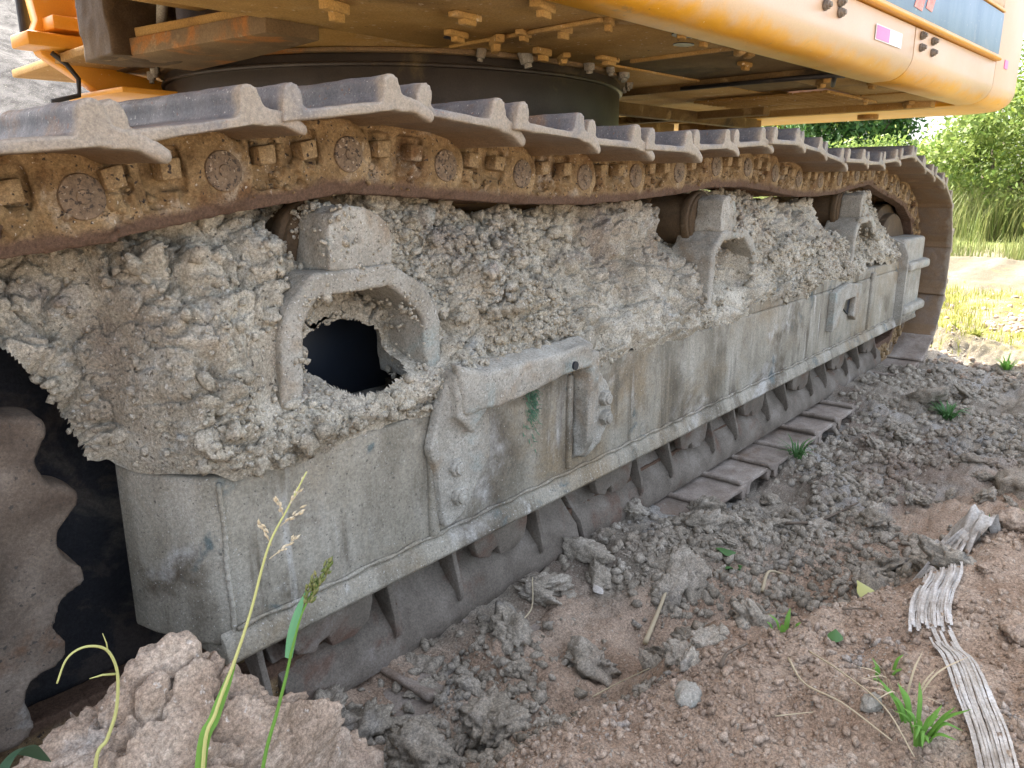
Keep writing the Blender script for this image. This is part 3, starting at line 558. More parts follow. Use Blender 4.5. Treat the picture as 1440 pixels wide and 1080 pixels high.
# side pontoon underside: separate belly plates with small steps
def plate(nm, s0, s1, w0, w1, z0, z1, mt=M_UNDER, bev=.003): return up(nm, MB().box(s0, s1, w0, w1, z0, z1).mesh(nm, mt, bevel=bev))
plate('belly_plate', -1.9, .055, .03, .655, .362, .376); plate('belly_plate', .060, .640, .03, .60, .372, .384); plate('belly_plate', .646, 1.30, .03, .60, .384, .396, M_UNDERD)
plate('belly_plate', 1.305, 2.10, .03, .30, .372, .384); plate('belly_plate', 1.305, 1.78, .30, .60, .380, .392, M_UNDERD); plate('belly_plate', 2.10, 2.50, .03, .42, .366, .378)
plate('pontoon_top', -1.9, 2.6, -.05, .66, .50, .52, M_UNDERD); plate('inner_rail', -1.9, .2, .630, .655, .376, .50); plate('seam_ridge', -1.9, 2.45, .022, .034, .352, .364); plate('seam_ridge', .040, .056, .10, .60, .352, .3615); plate('seam_ridge', .650, .664, .03, .45, .364, .383)
plate('cross_beam', 1.285, 1.30, .03, 2.2, .352, .40, M_UNDERD); plate('cross_beam', 1.9, 1.96, .62, 2.2, .30, .334, M_UNDERD); plate('cross_beam', 2.50, 2.56, .12, 2.4, .340, .42)
for w_ in (.95, 1.45, 1.95): plate('long_beam', .2, 2.5, w_, w_+.05, .285, .334, M_UNDERD)
up('support_rod', MB().tube([(1.22, .62, .350), (1.24, .3, .352), (1.255, .06, .352), (1.30, .045, .352)], .008, 8).tube([(1.26, .06, .352), (1.42, .13, .340)], .008, 8).mesh('support_rod', M_DARK, smooth=True))
# perforated grille
m = MB()
for i in range(14): m.box(1.78+i*.042, 1.795+i*.042, .30, .90, .357, .366)
for i in range(13): m.box(1.78, 2.34, .30+i*.048, .315+i*.048, .359, .368)
up('belly_grille', m.mesh('belly_grille', M_UNDER, bevel=0))
plate('grille_backing', 1.78, 2.36, .28, .92, .44, .45, M_DARK)
plate('rear_channel', 2.34, 2.50, .10, .95, .375, .385, M_UNDERD); plate('rear_slot', 2.56, 2.70, .05, .8, .40, .41, M_DARK)
# brackets, nuts and mud-clogged bolt heads under the plates
LUGM = MB().box(-.045, .045, -.014, .014, -.018, 0).box(-.012, .03, -.010, .012, -.032, -.01).mesh('plate_lug', M_UNDER, bevel=.004, disp=dsp(21, .002, 30))
for (s_, w_, z_, a_) in ((-.07, .45, .362, .2), (-.19, .29, .362, .1), (-.15, .10, .362, .3), (.09, .25, .372, .1), (.10, .12, .372, .5), (.04, .33, .362, .4), (.04, .42, .362, 1.), (.45, .08, .372, .3), (.62, .06, .384, .9), (.30, .05, .372, .5), (.55, .46, .372, .1), (.75, .10, .384, .8), (1.0, .25, .384, 0), (-.45, .40, .362, .3), (-.6, .15, .362, 1.), (1.5, .2, .372, .7), (1.7, .1, .372, .2), (2.2, .3, .366, .3), (2.45, .2, .366, .6), (.3, .5, .372, .2), (.42, .52, .372, 0.9)):
    o = up('plate_lug', LUGM, None, Matrix.Translation((s_, w_, z_)) @ Matrix.Rotation(a_, 4, 'Z')); o.scale = (random.uniform(.7, 1.1),)*2+(random.uniform(.7, 1.3),)
HOLE = MB().cyl((0, 0), .03, -.0015, .003, 'z', n=24).mesh('access_hole', M_VOID)
for (s_, w_, z_, k) in ((-.02, .52, .3615, .8), (.40, .10, .3715, 1.4), (.52, .18, .3715, 1.1), (1.15, .12, .3835, .8)): o = up('access_hole', HOLE, None, Matrix.Translation((s_, w_, z_))); o.scale = (k, k*.8, 1)
# rounded lower skirt, two lengths
def skirt(s0, s1):
    out = [(.035, .345), (-.01, .345)]+[(-.02-.08*math.sin(t), .425-.08*math.cos(t)) for t in np.linspace(0, math.pi/2, 12)]+[(-.10, .512)]
    inn = [(-.088, .512)]+[(-.02-.068*math.sin(t), .425-.068*math.cos(t)) for t in np.linspace(math.pi/2, 0, 12)]+[(-.01, .357), (.035, .357)]
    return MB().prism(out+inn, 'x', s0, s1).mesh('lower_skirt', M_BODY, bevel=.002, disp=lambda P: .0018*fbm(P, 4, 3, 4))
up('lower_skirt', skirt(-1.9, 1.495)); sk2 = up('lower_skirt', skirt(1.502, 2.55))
up('skirt_backing', MB().box(1.40, 1.60, -.086, -.070, .42, .51).mesh('skirt_backing', M_DARK))
up('trim_strip', MB().prism([(-.118, .514), (-.122, .522), (-.118, .534), (-.06, .534), (-.06, .514)], 'x', -1.9, 2.55).mesh('trim_strip', M_ORANGE, bevel=.003))
pan = up('blue_side_panel', MB().box(-1.9, 2.545, -.108, -.09, .536, .700).mesh('blue_side_panel', M_BLUE, bevel=.004))
pts = [(1.42, .560), (1.50, .556), (1.545, .64), (1.47, .645)]; obj('printed_stripe', MB().prism(pts, 'y', -.1105, -.109).mesh('printed_stripe', M_RED), pan)
pts = [(1.535, .572), (1.60, .568), (1.64, .64), (1.57, .645)]; obj('printed_stripe', MB().prism(pts, 'y', -.1105, -.109).mesh('printed_stripe', M_RED), pan)
up('trim_strip', MB().box(-1.9, 2.545, -.112, -.07, .703, .716).mesh('trim_strip', M_ORANGE, bevel=.003))
up('side_door', MB().box(-1.9, .6, -.104, -.08, .72, 1.70).mesh('side_door', M_SKYPEACH, bevel=.012)); up('side_door', MB().box(.607, 2.545, -.104, -.08, .72, 1.70).mesh('side_door', M_SKYPEACH, bevel=.012))
m = MB(); 
for k in range(12): m.box(1.9, 2.45, -.112, -.100, .76+k*.03, .772+k*.03)
up('door_louvre', m.mesh('door_louvre', M_DARK, bevel=.002))
up('engine_hood_sunblock', MB().box(-.3, 2.55, -.08, 2.8, 1.70, 1.74).box(-2.6, -.31, -.08, 2.25, 1.70, 1.74).box(.1, 2.55, 2.72, 2.80, .40, 1.70).mesh('engine_hood_sunblock', M_ORANGE, bevel=.02))  # unseen; front length shaped to keep sun off the sprocket
stk = obj('sticker', MB().box(1.14, 1.25, -.1036, -.1026, .430, .468).mesh('sticker', M_PINK), part('sticker_patch', MB().box(1.135, 1.365, -.1024, -.1012, .427, .471).mesh('sticker_patch', M_WHITE), MBODY)); 
BB = MB().cyl((0, 0), .012, -.010, .004, n=6).cyl((0, 0), .014, -.003, .004, n=20).cyl((0, 0), .007, -.016, .0, n=12).mesh('bolt', M_BOLT, bevel=.0015)
for (s_, z_) in ((.75, .492), (.85, .487), (.855, .460), (.755, .464), (1.555, .490), (1.56, .453), (1.68, .487), (1.685, .451), (.30, .485), (.30, .458), (0, .485), (0, .458)): up('bolt', BB, None, Matrix.Translation((s_, -.104, z_)))
# counterweight with rounded corner and belly
def cwplan(ins):
    r = .26-ins; p = [(2.556, 2.9-ins), (2.556, -.10+ins)]; c = (3.20-.26, -.10+.26)
    p += [(c[0]+r*math.sin(t), c[1]-r*math.cos(t)) for t in np.linspace(0, math.pi/2, 14)]
    c2 = (3.20-.5, 2.9-.5); r2 = .5-ins; p += [(c2[0]+r2*math.cos(t), c2[1]+r2*math.sin(t)) for t in np.linspace(0, math.pi/2, 12)]
    return p
lv = [(.08*(1-math.cos(t)), .425-.08*math.sin(t)) for t in np.linspace(math.pi/2, 0, 9)]+[(0, .8), (0, 1.45), (.03, 1.52)]
bm = bmesh.new(); rings = []
for ins, z in lv: rings.append([bm.verts.new((x, y, z)) for x, y in cwplan(ins)])
for a, b in zip(rings, rings[1:]):
    for k in range(len(a)): bm.faces.new((a[k], a[(k+1) % len(a)], b[(k+1) % len(a)], b[k]))
bm.faces.new(rings[0][::-1]); bm.faces.new(rings[-1]); q = MB(); q.bm.free(); q.bm = bm
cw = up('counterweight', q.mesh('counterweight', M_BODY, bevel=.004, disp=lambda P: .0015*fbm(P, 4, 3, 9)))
obj('sticker', MB().box(2.69, 2.745, -.1035, -.1005, .500, .535).mesh('sticker', M_PINK), cw)
for (s_, w_) in ((2.8, .5), (2.8, 1.2), (2.9, 1.6)): obj('counterweight_boss', MB().cyl((0, 0), .05, .325, .35, 'z', n=24).mesh('counterweight_boss', M_UNDER, bevel=.004), cw, Matrix.Translation((s_, w_, 0)))
m = MB(); m.box(2.60, 2.75, 1.05, 1.30, .29, .346); m.box(2.62, 2.75, 1.32, 1.5, .28, .346)
obj('counterweight_block', m.mesh('counterweight_block', M_UNDERD, bevel=.004), cw)
# cavity under the deck front: pipes and greasy castings
m = MB(); m.tube([(-.40, .86, .40), (-.42, .80, .44), (-.38, .72, .52), (-.36, .66, .60)], .035, 14); up('boom_foot_plate', MB().prism([(.76, .365), (.95, .372), (1.05, .56), (.70, .56)], 'x', -.40, -.36).mesh('boom_foot_plate', M_BROWN, bevel=.006))
up('hydraulic_pipe', m.mesh('hydraulic_pipe', M_BROWN, smooth=True))
up('hydraulic_hose', MB().tube([(-.44, 1.30, .36), (-.47, 1.18, .40), (-.50, 1.08, .47), (-.55, .98, .58)], .014, 8).tube([(-.42, 1.28, .35), (-.45, 1.20, .43), (-.47, 1.1, .58)], .006, 6).mesh('hydraulic_hose', M_CAST, smooth=True))
m = MB(); m.prism([(1.18, .33), (1.38, .33), (1.42, .60), (1.30, .60), (1.20, .50)], 'x', -.60, -.42); up('swing_casting', m.mesh('swing_casting', M_BROWN, voxel=.01, disp=dsp(6, .006, 12)))
m = MB(); m.cyl((.95, .58), .16, -.7, -.45, 'x', n=40); up('swivel_pipe', m.mesh('swivel_pipe', M_UNDER, bevel=.01))
# orange cast bracket in the sun on the far front corner
fb = part('front_bracket', MB().prism([(1.03, .66), (1.12, .64), (1.21, .55), (1.23, .46), (1.25, .42), (1.30, .375), (1.50, .345), (1.50, .30), (1.22, .295), (1.15, .34), (1.05, .40), (1.03, .45), (1.05, .50)], 'y', 1.80, 1.86).mesh('front_bracket', M_ORANGE, bevel=.008, disp=dsp(3, .002, 10)), label='bright orange curved bracket in the sun')
obj('bracket_block', MB().box(.98, 1.17, 1.70, 1.84, .410, .450).mesh('bracket_block', M_ORANGE, bevel=.005), fb); obj('bracket_block', MB().box(1.065, 1.22, 1.72, 1.84, .468, .508).mesh('bracket_block', M_ORANGE, bevel=.005), fb)
obj('bracket_foot', MB().box(1.15, 1.7, 1.5, 1.9, .275, .292).mesh('bracket_foot', M_ORANGE, bevel=.004), fb); obj('bracket_post', MB().cyl((1.05, 1.9), .018, .47, .75, 'z', n=14).mesh('bracket_post', M_DARK), fb)
obj('bracket_hose', MB().tube([(1.06, 1.75, .40), (1.10, 1.75, .37), (1.13, 1.75, .33), (1.125, 1.75, .28), (1.04, 1.75, .255)], .008, 8).mesh('bracket_hose', M_DARK, smooth=True), fb)

# ------------------------------------------------------------------ clay packed on the track frame
px_, pz_ = np.array([p[0] for p in TOP]), np.array([p[1] for p in TOP])
xs = np.concatenate([np.arange(.10, 1.3, .0034), np.arange(1.3, 2.4, .0052), np.arange(2.4, 4.0, .009)]); vs_ = np.linspace(0, 1.25, 150)
Xm, Vm = np.meshgrid(xs, vs_, indexing='ij'); x = Xm.ravel(); v = Vm.ravel()
xn = np.stack([x, np.zeros_like(x), np.zeros_like(x)], 1)
zl = -.402+.026*fbm(xn, 5, 5, 2, .6)
zl = zl+.03*sstep(2.2, 2.6, x)+.03*sstep(3.2, 3.9, x)
ztop = np.interp(x, px_, pz_)-.075+.012*fbm(xn, 6, 2, 8)
gap = sstep(1.72, 1.9, x)*(1-sstep(2.1, 2.2, x))*.03+sstep(3.1, 3.2, x)*(1-sstep(3.4, 3.45, x))*.02
ztop = ztop-gap
vv = np.clip(v, 0, 1); z = zl+(ztop-zl)*vv
yf = np.interp(x, [.10, .436, .443, .458, .474, .486, .503, .53], [.12, .11, .07, .03, -.012, -.034, -.046, -.05]); yb = (yf+.004)*(1-.0*vv)-.022*sstep(.0, .14, vv)+.18*vv**1.25-(yf+.05)*sstep(0, 1, vv)*.5
ub = np.exp(-((x-.62)**2/.03+(vv-.55)**2/.12))*.045+np.exp(-((x-.45)**2/.012+(vv-.35)**2/.10))*.03+np.exp(-((x-1.15)**2/.02+(vv-.6)**2/.09))*.03-np.exp(-((x-1.55)**2/.05+(vv-.7)**2/.1))*.025
y = yb-ub+np.clip(v-1, 0, 1)*1.1; z = z-np.clip(v-1, 0, 1)*.25
Pm = np.stack([x, y, z], 1)
_f1, _f2, _ = worley(Wm if False else Pm+.02*np.stack([vnoise(Pm, 14, 4), vnoise(Pm, 14, 5), vnoise(Pm, 14, 6)], 1), 14, 77); CRK = .014*sstep(.10, .0, _f2-_f1); thin = sstep(0, .12, vv); nrm = np.array([0, -.86, .51]); LMP = np.where(x < 1.15, .62+.45*sstep(-.3, .2, fbm(Pm, 3.2, 2, 57)), .30+.60*sstep(-.25, .3, fbm(Pm, 3.2, 2, 57)))*(1-.3*sstep(1.0, 1.6, x))
Wm = Pm+.012*np.stack([vnoise(Pm, 30, 1), vnoise(Pm, 30, 2), vnoise(Pm, 30, 3)], 1)
hh = fbm(Pm, 5, 3, 31)*.022+billow(Wm, 9, 6, 33, .62)*.020+crumb(Wm, 10, 35)*.034*LMP+crumb(Wm, 25, 37)*.022*LMP*(.4+.6*sstep(-.2, .3, vnoise(Pm, 7, 55)))+crumb(Pm, 62, 41)*.006-.02*sstep(.05, .0, np.abs(fbm(Pm, 6, 3, 61)))-CRK*1.2
smooth_area = sstep(.15, .5, fbm(Pm, 2.2, 2, 91))*(x > 1.3)*.4
Pm = Pm+nrm*(hh*(1-smooth_area)*(.05+.95*thin))[:, None]
for k, ax_ in enumerate(ARX):
    w_ = 1
    inside = (sstep(.165, .135, np.abs(x-ax_-.030)) if k == 0 else sstep(.140, .115, np.abs(x-ax_-.008)))*sstep(-.145, -.170, Pm[:, 2])*sstep(-.32, -.275, Pm[:, 2])
    infr = sstep(.27, .16, np.abs(x-ax_))*(1-sstep(ax_+.06, ax_+.12, x)*sstep(-.19, -.23, Pm[:, 2]))*sstep(-.37, -.30, Pm[:, 2])*sstep(-.02, -.06, Pm[:, 2])
    Pm[:, 1] = np.maximum(Pm[:, 1], Pm[:, 1]*(1-infr)+infr*np.maximum(Pm[:, 1], -.018))+inside*(.085 if k == 0 else .05)
    blk = sstep(.15*w_, .07*w_, np.abs(x-ax_+(.045 if k else 0)))*sstep(-.16, -.13, Pm[:, 2]); Pm[:, 1] += blk*.03
    rl = sstep(.105, .085, np.abs(x-ax_-(-.03 if k else 0)))*sstep(-.22, -.17, Pm[:, 2])
    if k: Pm[:, 1] += sstep(.27, .08, np.abs(x-ax_+.08))*sstep(-.22, -.14, Pm[:, 2])*.10
el = (Pm[:, 0]-.808)**2/.088**2+(Pm[:, 2]+.278)**2/.050**2+.14*fbm(Pm, 22, 3, 3); hole = (el < 1) & (Pm[:, 2] < -.17)
under = np.abs(Pm[:, 0]-.80) < .2
cut = ((Pm[:, 0]-SPC[0])**2+(Pm[:, 2]-SPC[1])**2 < .415**2) | hole
Im = np.arange(len(x)).reshape(len(xs), len(vs_)); Fm = np.stack([Im[:-1, :-1].ravel(), Im[1:, :-1].ravel(), Im[1:, 1:].ravel(), Im[:-1, 1:].ravel()], 1)
Fm = Fm[~cut[Fm].any(1)]
# and in the clay
ok = np.where(~cut & (v < 1.02) & (v > .03))[0]
wgt = np.where(x[ok] < 1.3, 1.0, np.where(x[ok] < 2.4, 1.6, 3.0)); wgt = wgt*(.15+np.clip(fbm(Pm[ok], 5, 2, 71)+.4, 0, 1)); wgt /= wgt.sum()
def pick(n): return ok[RNG.choice(len(ok), n, p=wgt)]
wgt = wgt*(LMP[ok]**2.5); wgt /= wgt.sum(); a = pick(8000); sz = RNG.gamma(1.4, .0023, len(a))+.0015; V1, F1 = scatter(Pm[a]+nrm*(sz*.25)[:, None], sz, ROCKS)
a = pick(260); sz = RNG.uniform(.008, .020, len(a)); V2, F2 = scatter(Pm[a]+nrm*(sz*.05)[:, None], sz, ROCKS2)
me = mesh_from('packed_clay', Pm, Fm, M_MUD, True)
o = obj('packed_clay', me); tag(o, 'grey crumbly clay packed over the top of the track frame under the chain', 'clay', kind='stuff')
me = mesh_from('clay_crumbs', np.concatenate([V1, V2]), np.concatenate([F1, F2+len(V1)]), M_MUD, False)
o = obj('clay_crumbs', me); tag(o, 'loose grey clay crumbs stuck on the packed clay of the track frame', 'clay crumbs', kind='stuff')

# ------------------------------------------------------------------ clods, stones and crumbs on the ground
gi = np.arange(nx*ny).reshape(nx, ny)
def gz(x, y):
    """height of the finished ground sheet under (x, y)"""
    i = min(max(np.searchsorted(gx, x)-1, 0), nx-2); j = min(max(np.searchsorted(gy, y)-1, 0), ny-2)
    fx = (x-gx[i])/(gx[i+1]-gx[i]); fy = (y-gy[j])/(gy[j+1]-gy[j]); Zg = GP[:, 2].reshape(nx, ny)
    return (Zg[i, j]*(1-fx)+Zg[i+1, j]*fx)*(1-fy)+(Zg[i, j+1]*(1-fx)+Zg[i+1, j+1]*fx)*fy
def clod_mesh(seed, mt, sub=4, amp=.42):
    V, Fc = rock_mesh(seed, sub, amp, rough_=1.6); o = np.array([seed, 2, 5.]); V = V*(1+.08*crumb(V+o, 3.5, seed)+.05*fbm(V+o, 9, 3, seed))[:, None]
    return mesh_from('soil_clod', V, Fc, mt, True)
CLA = [clod_mesh(50+k, M_SOIL) for k in range(7)]; CLB = [clod_mesh(70+k, M_CLODP) for k in range(7)]
def ridge_y(x): return -.405-.36*(x-.61)
r = random.Random(5); n = 0; tries = 0
while n < 170 and tries < 5000:
    tries += 1
    t = r.random()**1.5; x = .45+4.2*t; lo = -1.0 if x < 2.2 else -1.2; y = r.uniform(lo, -.03)
    onb = y < ridge_y(x)-.02
    if math.hypot(x, y+1) < .55: continue
    if onb and r.random() < .6: continue
    if -.2 < y and x > 1.9: continue
    dens = .5+.5*math.sin(x*5+y*9)
    if r.random() > .35+.65*dens: continue
    s_ = (.013+.030*r.random()**2.6)*(1 if not onb else .8)*(1+.18*x)
    if x < 1.6 and y > -.32: s_ *= 1.25
    o = obj('soil_clod', r.choice(CLB if onb else CLA)); o.location = (x, y, gz(x, y)+s_*.28); o.scale = (s_, s_*r.uniform(.7, 1), s_*r.uniform(.6, .9)); o.rotation_euler = (r.uniform(-.6, .6), r.uniform(-.6, .6), r.uniform(0, 6.28))
    place = ('on the near bank' if onb else 'close under the roller guard' if y > -.17 else 'in the middle of the trench' if y > ridge_y(x)+.14 else 'at the foot of the near bank')
    depth = next(w_ for a_, w_ in ((.78, 'next to the big cracked lump'), (.98, 'a little right of the big cracked lump'), (1.2, 'left of the pale bent root'), (1.42, 'level with the pale bent root'), (1.65, 'level with the split in the roller guard'), (1.95, 'just before the first exposed shoe'), (2.25, 'beside the first exposed shoes'), (2.55, 'beside the dark green grass by the shoes'), (2.9, 'just past the grass by the shoes'), (3.3, 'by the last exposed shoes'), (3.8, 'near the dark weed past the trench'), (9, 'toward the shadow edge at the track end')) if x < a_)
    s1 = s_/(1+.18*x); k_ = 'large' if s1 > .028 else 'middling' if s1 > .018 else 'small'
    sh = 'on the bank' if onb else 'by the guard' if y > -.17 else 'in mid-trench' if y > ridge_y(x)+.14 else 'at the bank foot'
    tag(o, f"{k_} clod {sh}, {depth}", 'clod', 'loose soil clods '+place); n += 1
def crumbs(n, sel, lo, hi, mt, nm, lab):
    c = np.where(sel)[0]; c = c[RNG.random(len(c)) < np.clip(.04+1.1*sstep(-.30, .32, fbm(GP[c]*np.array([1, 1, 0]), 2.6, 3, 191)), 0, 1)]; a = c[RNG.integers(0, len(c), n)]; sz = lo+(hi-lo)*RNG.random(n)**5; sz = sz*(1+.15*np.clip(GP[a, 0], 0, 6))
    c3 = GP[a]+np.stack([RNG.uniform(-.004, .004, n), RNG.uniform(-.004, .004, n), sz*.15], 1); bigm = sz > lo+(hi-lo)*.12
    V, Fc = scatter(c3[bigm], sz[bigm], ROCKS); Va, Fa = scatter(c3[~bigm], sz[~bigm], TINY); Fc = np.concatenate([Fc, Fa+len(V)]); V = np.concatenate([V, Va])
    o = obj(nm, mesh_from(nm, V, Fc, mt, False)); tag(o, lab, 'soil crumbs', kind='stuff')
gxx, gyy = GP[:, 0], GP[:, 1]; inr = (gxx > .3) & (gxx < 4.5) & (gyy > -1.05) & (gyy < .05)
rr_ = ridge_y(gxx)-gyy
crumbs(17000, inr & (rr_ < -.03), .0018, .015, M_SOIL, 'trench_crumbs', 'dark crumbled soil in the trench beside the track')
crumbs(11000, inr & (rr_ > -.05) & (np.hypot(gxx, gyy+1) > .5), .0012, .0085, M_CLODP, 'bank_crumbs', 'pale brown crumbled soil on the near bank')
crumbs(1500, (gxx > 4.3) & (gxx < 9) & (gyy > -2) & (gyy < 1), .004, .02, M_CLODP, 'sunlit_crumbs', 'sunlit crumbled soil beyond the track end')
def big_clod(c, size, seed, label, mt=M_CLODP, sub=6):
    bm = bmesh.new(); bmesh.ops.create_icosphere(bm, subdivisions=sub, radius=1); V = np.array([v.co[:] for v in bm.verts]); Fc = np.array([[v.index for v in f.verts] for f in bm.faces]); bm.free()
    o = np.array([seed*1.3, seed*.7, seed*2.1]); V = V*(1+.24*fbm(V+o, 1.3, 3, seed)+.14*billow(V+o, 1.5, 6, seed+3, .55)+.03*crumb(V+o, 7, seed+4)+.03*fbm(V+o, 14, 4, seed+5))[:, None]
    f1, f2, _ = worley(V+.3*np.stack([vnoise(V, 3, 1), vnoise(V, 3, 2), vnoise(V, 3, 3)], 1)+o, 1.15, seed+9); V = V*(1-.13*sstep(.06, .0, f2-f1))[:, None]
    V = V*np.array(size); V = V-.0*V
    V = V+(.0022*billow(V, 45, 3, seed+2)+.0022*fbm(V, 120, 3, seed))[:, None]*V/np.linalg.norm(V, axis=1)[:, None]
    ob = obj('soil_lump', mesh_from('soil_lump', V, Fc, mt, True)); ob.location = c; tag(ob, label, 'soil lump'); return ob
big_clod((.278, -.30, -.672), (.195, .10, .160), 3, 'big cracked brown lump of earth at the lower left in front of the track end', sub=7)
big_clod((.475, -.27, -.80), (.085, .08, .115), 8, 'smaller earth lump leaning against the right of the big cracked lump', sub=5)
big_clod((.87, -.06, -.905), (.05, .045, .045), 12, 'dark round lump half under the roller guard', M_SOIL, 4)
big_clod((1.03, -.20, -.90), (.05, .035, .022), 13, 'pale crusty flat lump in the dark crumbled trench', M_MUD, 4)
big_clod((.72, -.16, -.91), (.065, .05, .04), 14, 'dark wide lump near the lower end of the roller guard', M_SOIL, 4)
big_clod((1.24, -.10, -.895), (.045, .04, .04), 16, 'dark upright lump beside the guard with a pale flake behind it', M_SOIL, 4)
big_clod((1.87, -.85, gz(1.87, -.85)+.015), (.035, .03, .025), 17, 'round pale stone right of the torn sacking', M_CLODP, 4)
big_clod((.90, -.58, gz(.9, -.58)+.008), (.024, .018, .015), 18, 'pale angular stone on the near bank edge', M_CAST, 3)
big_clod((.99, -.80, gz(.99, -.80)+.006), (.017, .014, .012), 19, 'small pale round stone in front of the green tuft', M_CAST, 3)
big_clod((1.34, -.93, gz(1.34, -.93)+.010), (.030, .024, .018), 20, 'squarish brown clod at the right edge beside the sacking', M_CLODP, 4)
big_clod((2.75, -.80, gz(2.75, -.80)+.02), (.11, .08, .06), 21, 'large dark clod on the right behind the sacking', M_SOIL, 4)

# ------------------------------------------------------------------ plants close by
def curve(pts, n=24):
    """Catmull-Rom through pts"""
    p = [Vector(q) for q in pts]; p = [p[0]*2-p[1]]+p+[p[-1]*2-p[-2]]; out = []
    for i in range(1, len(p)-2):
        for k in range(n if i < len(p)-3 else n+1):
            t = k/n; out.append(.5*((2*p[i])+(p[i+1]-p[i-1])*t+(2*p[i-1]-5*p[i]+4*p[i+1]-p[i+2])*t*t+(-p[i-1]+3*p[i]-3*p[i+1]+p[i+2])*t**3))
    return out
def taper(n, a, b): return [a+(b-a)*i/(n-1) for i in range(n)]
def blade_w(n, w_, tip=.0): return [w_*max(.08, math.sin(math.pi*min(1, .25+.75*i/(n-1)))**.8)*(1 if i < n-1 else .1) for i in range(n)]
VIEW_SIDE = (math.sin(yaw), -math.cos(yaw), 0)

def kid(t, name, me): o = obj(name, me); o.parent = t; o.matrix_parent_inverse = Matrix.Translation(-t.location); return o
def seeds(mb, a, b, n, sz, r):
    a, b = Vector(a), Vector(b)
    for i in range(n):
        p = a.lerp(b, (i+.5)/n)+Vector((r.uniform(-1, 1), r.uniform(-1, 1), r.uniform(-1, 1)))*sz*.5; d = (b-a).normalized()+Vector((r.uniform(-.4, .4), r.uniform(-.4, .4), r.uniform(-.4, .4)))
        mb.tube([p-d*sz*.1, p+d*sz*.5, p+d*sz*1.1], [sz*.12, sz*.32, sz*.05], 5)
r = random.Random(2)
S1 = [(.150, -.605, -.72), (.165, -.602, -.50), (.184, -.60, -.345), (.196, -.60, -.313), (.211, -.60, -.286), (.225, -.60, -.258), (.241, -.60, -.22), (.257, -.60, -.199), (.273, -.60, -.179)]
t = thing('grass_stalk', 'tall yellowing grass stalk with a sparse open seed head in front of the track frame', 'grass stalk', (.150, -.605, -.72))
c = curve(S1, 8); kid(t, 'stem', MB().tube(c, taper(len(c), .0015, .0005), 8).mesh('stem', M_STEM, smooth=True))
c = curve([(.160, -.60, -.50), (.183, -.597, -.348), (.196, -.597, -.318), (.207, -.597, -.299), (.214, -.598, -.285)], 6); kid(t, 'blade', MB().ribbon(c, blade_w(len(c), .0036), VIEW_SIDE, .4).mesh('blade', M_GRASS, smooth=True))
m = MB()
for a, b in (((.241, -.60, -.228), (.262, -.60, -.2215)), ((.2435, -.60, -.220), (.2395, -.595, -.203)), ((.2505, -.60, -.209), (.266, -.603, -.202)), ((.2535, -.60, -.203), (.2505, -.60, -.190)), ((.259, -.60, -.196), (.2665, -.598, -.190))):
    m.tube([a, b], [.0004, .0002], 5); seeds(m, Vector(a).lerp(Vector(b), .25), b, 9, .0028, r)
seeds(m, (.258, -.60, -.198), (.272, -.60, -.180), 7, .002, r)
kid(t, 'seed_head', m.mesh('seed_head', M_STRAW, smooth=True))
S2 = [(.20, -.555, -.72), (.232, -.552, -.50), (.251, -.55, -.419), (.267, -.55, -.379), (.277, -.55, -.354), (.284, -.55, -.334), (.295, -.55, -.309), (.309, -.55, -.294), (.321, -.55, -.282)]
t = thing('grass_stalk', 'shorter green grass stalk with a dense green seed head and a folded leaf', 'grass stalk', (.20, -.555, -.72))
c = curve(S2, 8); kid(t, 'stem', MB().tube(c, taper(len(c), .0017, .0006), 8).mesh('stem', M_GRASS, smooth=True))
c = curve([(.280, -.549, -.342), (.2845, -.549, -.325), (.291, -.549, -.309), (.2985, -.55, -.2945)], 6); kid(t, 'blade', MB().ribbon(c, blade_w(len(c), .0036), VIEW_SIDE, .5).mesh('blade', leafmat('bluegreen_blade', (.13, .34, .16), (.16, .38, .18), .35), smooth=True))
m = MB(); seeds(m, (.298, -.55, -.307), (.323, -.55, -.279), 46, .0042, r); seeds(m, (.296, -.55, -.305), (.300, -.55, -.291), 14, .004, r); seeds(m, (.305, -.55, -.30), (.307, -.55, -.287), 14, .004, r)
kid(t, 'seed_head', m.mesh('seed_head', M_FIELD, smooth=True))
t = thing('curling_tendril', 'thin pale green tendril arching over the big cracked lump', 'weed', (.13, -.50, -.72))
c = curve([(.135, -.50, -.72), (.145, -.50, -.48), (.157, -.50, -.384), (.167, -.50, -.367), (.175, -.50, -.35), (.179, -.50, -.329), (.179, -.50, -.315), (.175, -.50, -.302), (.167, -.50, -.295), (.158, -.50, -.293), (.15, -.50, -.297), (.143, -.50, -.31)], 8)
kid(t, 'stem', MB().tube(c, taper(len(c), .0015, .0006), 8).mesh('stem', M_STEM, smooth=True))
kid(t, 'side_shoot', MB().tube([(.178, -.50, -.322), (.170, -.50, -.3185), (.162, -.50, -.317)], [.0009, .0007, .0003], 6).tube([(.1755, -.50, -.304), (.1755, -.50, -.297), (.174, -.50, -.289)], [.0006, .0004, .0002], 6).mesh('side_shoot', M_STEM, smooth=True))
c = curve([(.085, -.52, -.38), (.10, -.51, -.345), (.118, -.50, -.343), (.135, -.49, -.37)], 6)
t = thing('broad_leaf_weed', 'dark green broad leaf in the bottom left corner', 'weed', (.10, -.50, -.72)); kid(t, 'leaf', MB().ribbon(c, blade_w(len(c), .012), (.3, -.7, .6), .2).mesh('leaf', M_DARKLEAF, smooth=True)); kid(t, 'stem', MB().tube([(.10, -.50, -.72), (.09, -.51, -.5), (.085, -.52, -.38)], .0016, 6).mesh('stem', M_GRASS, smooth=True))
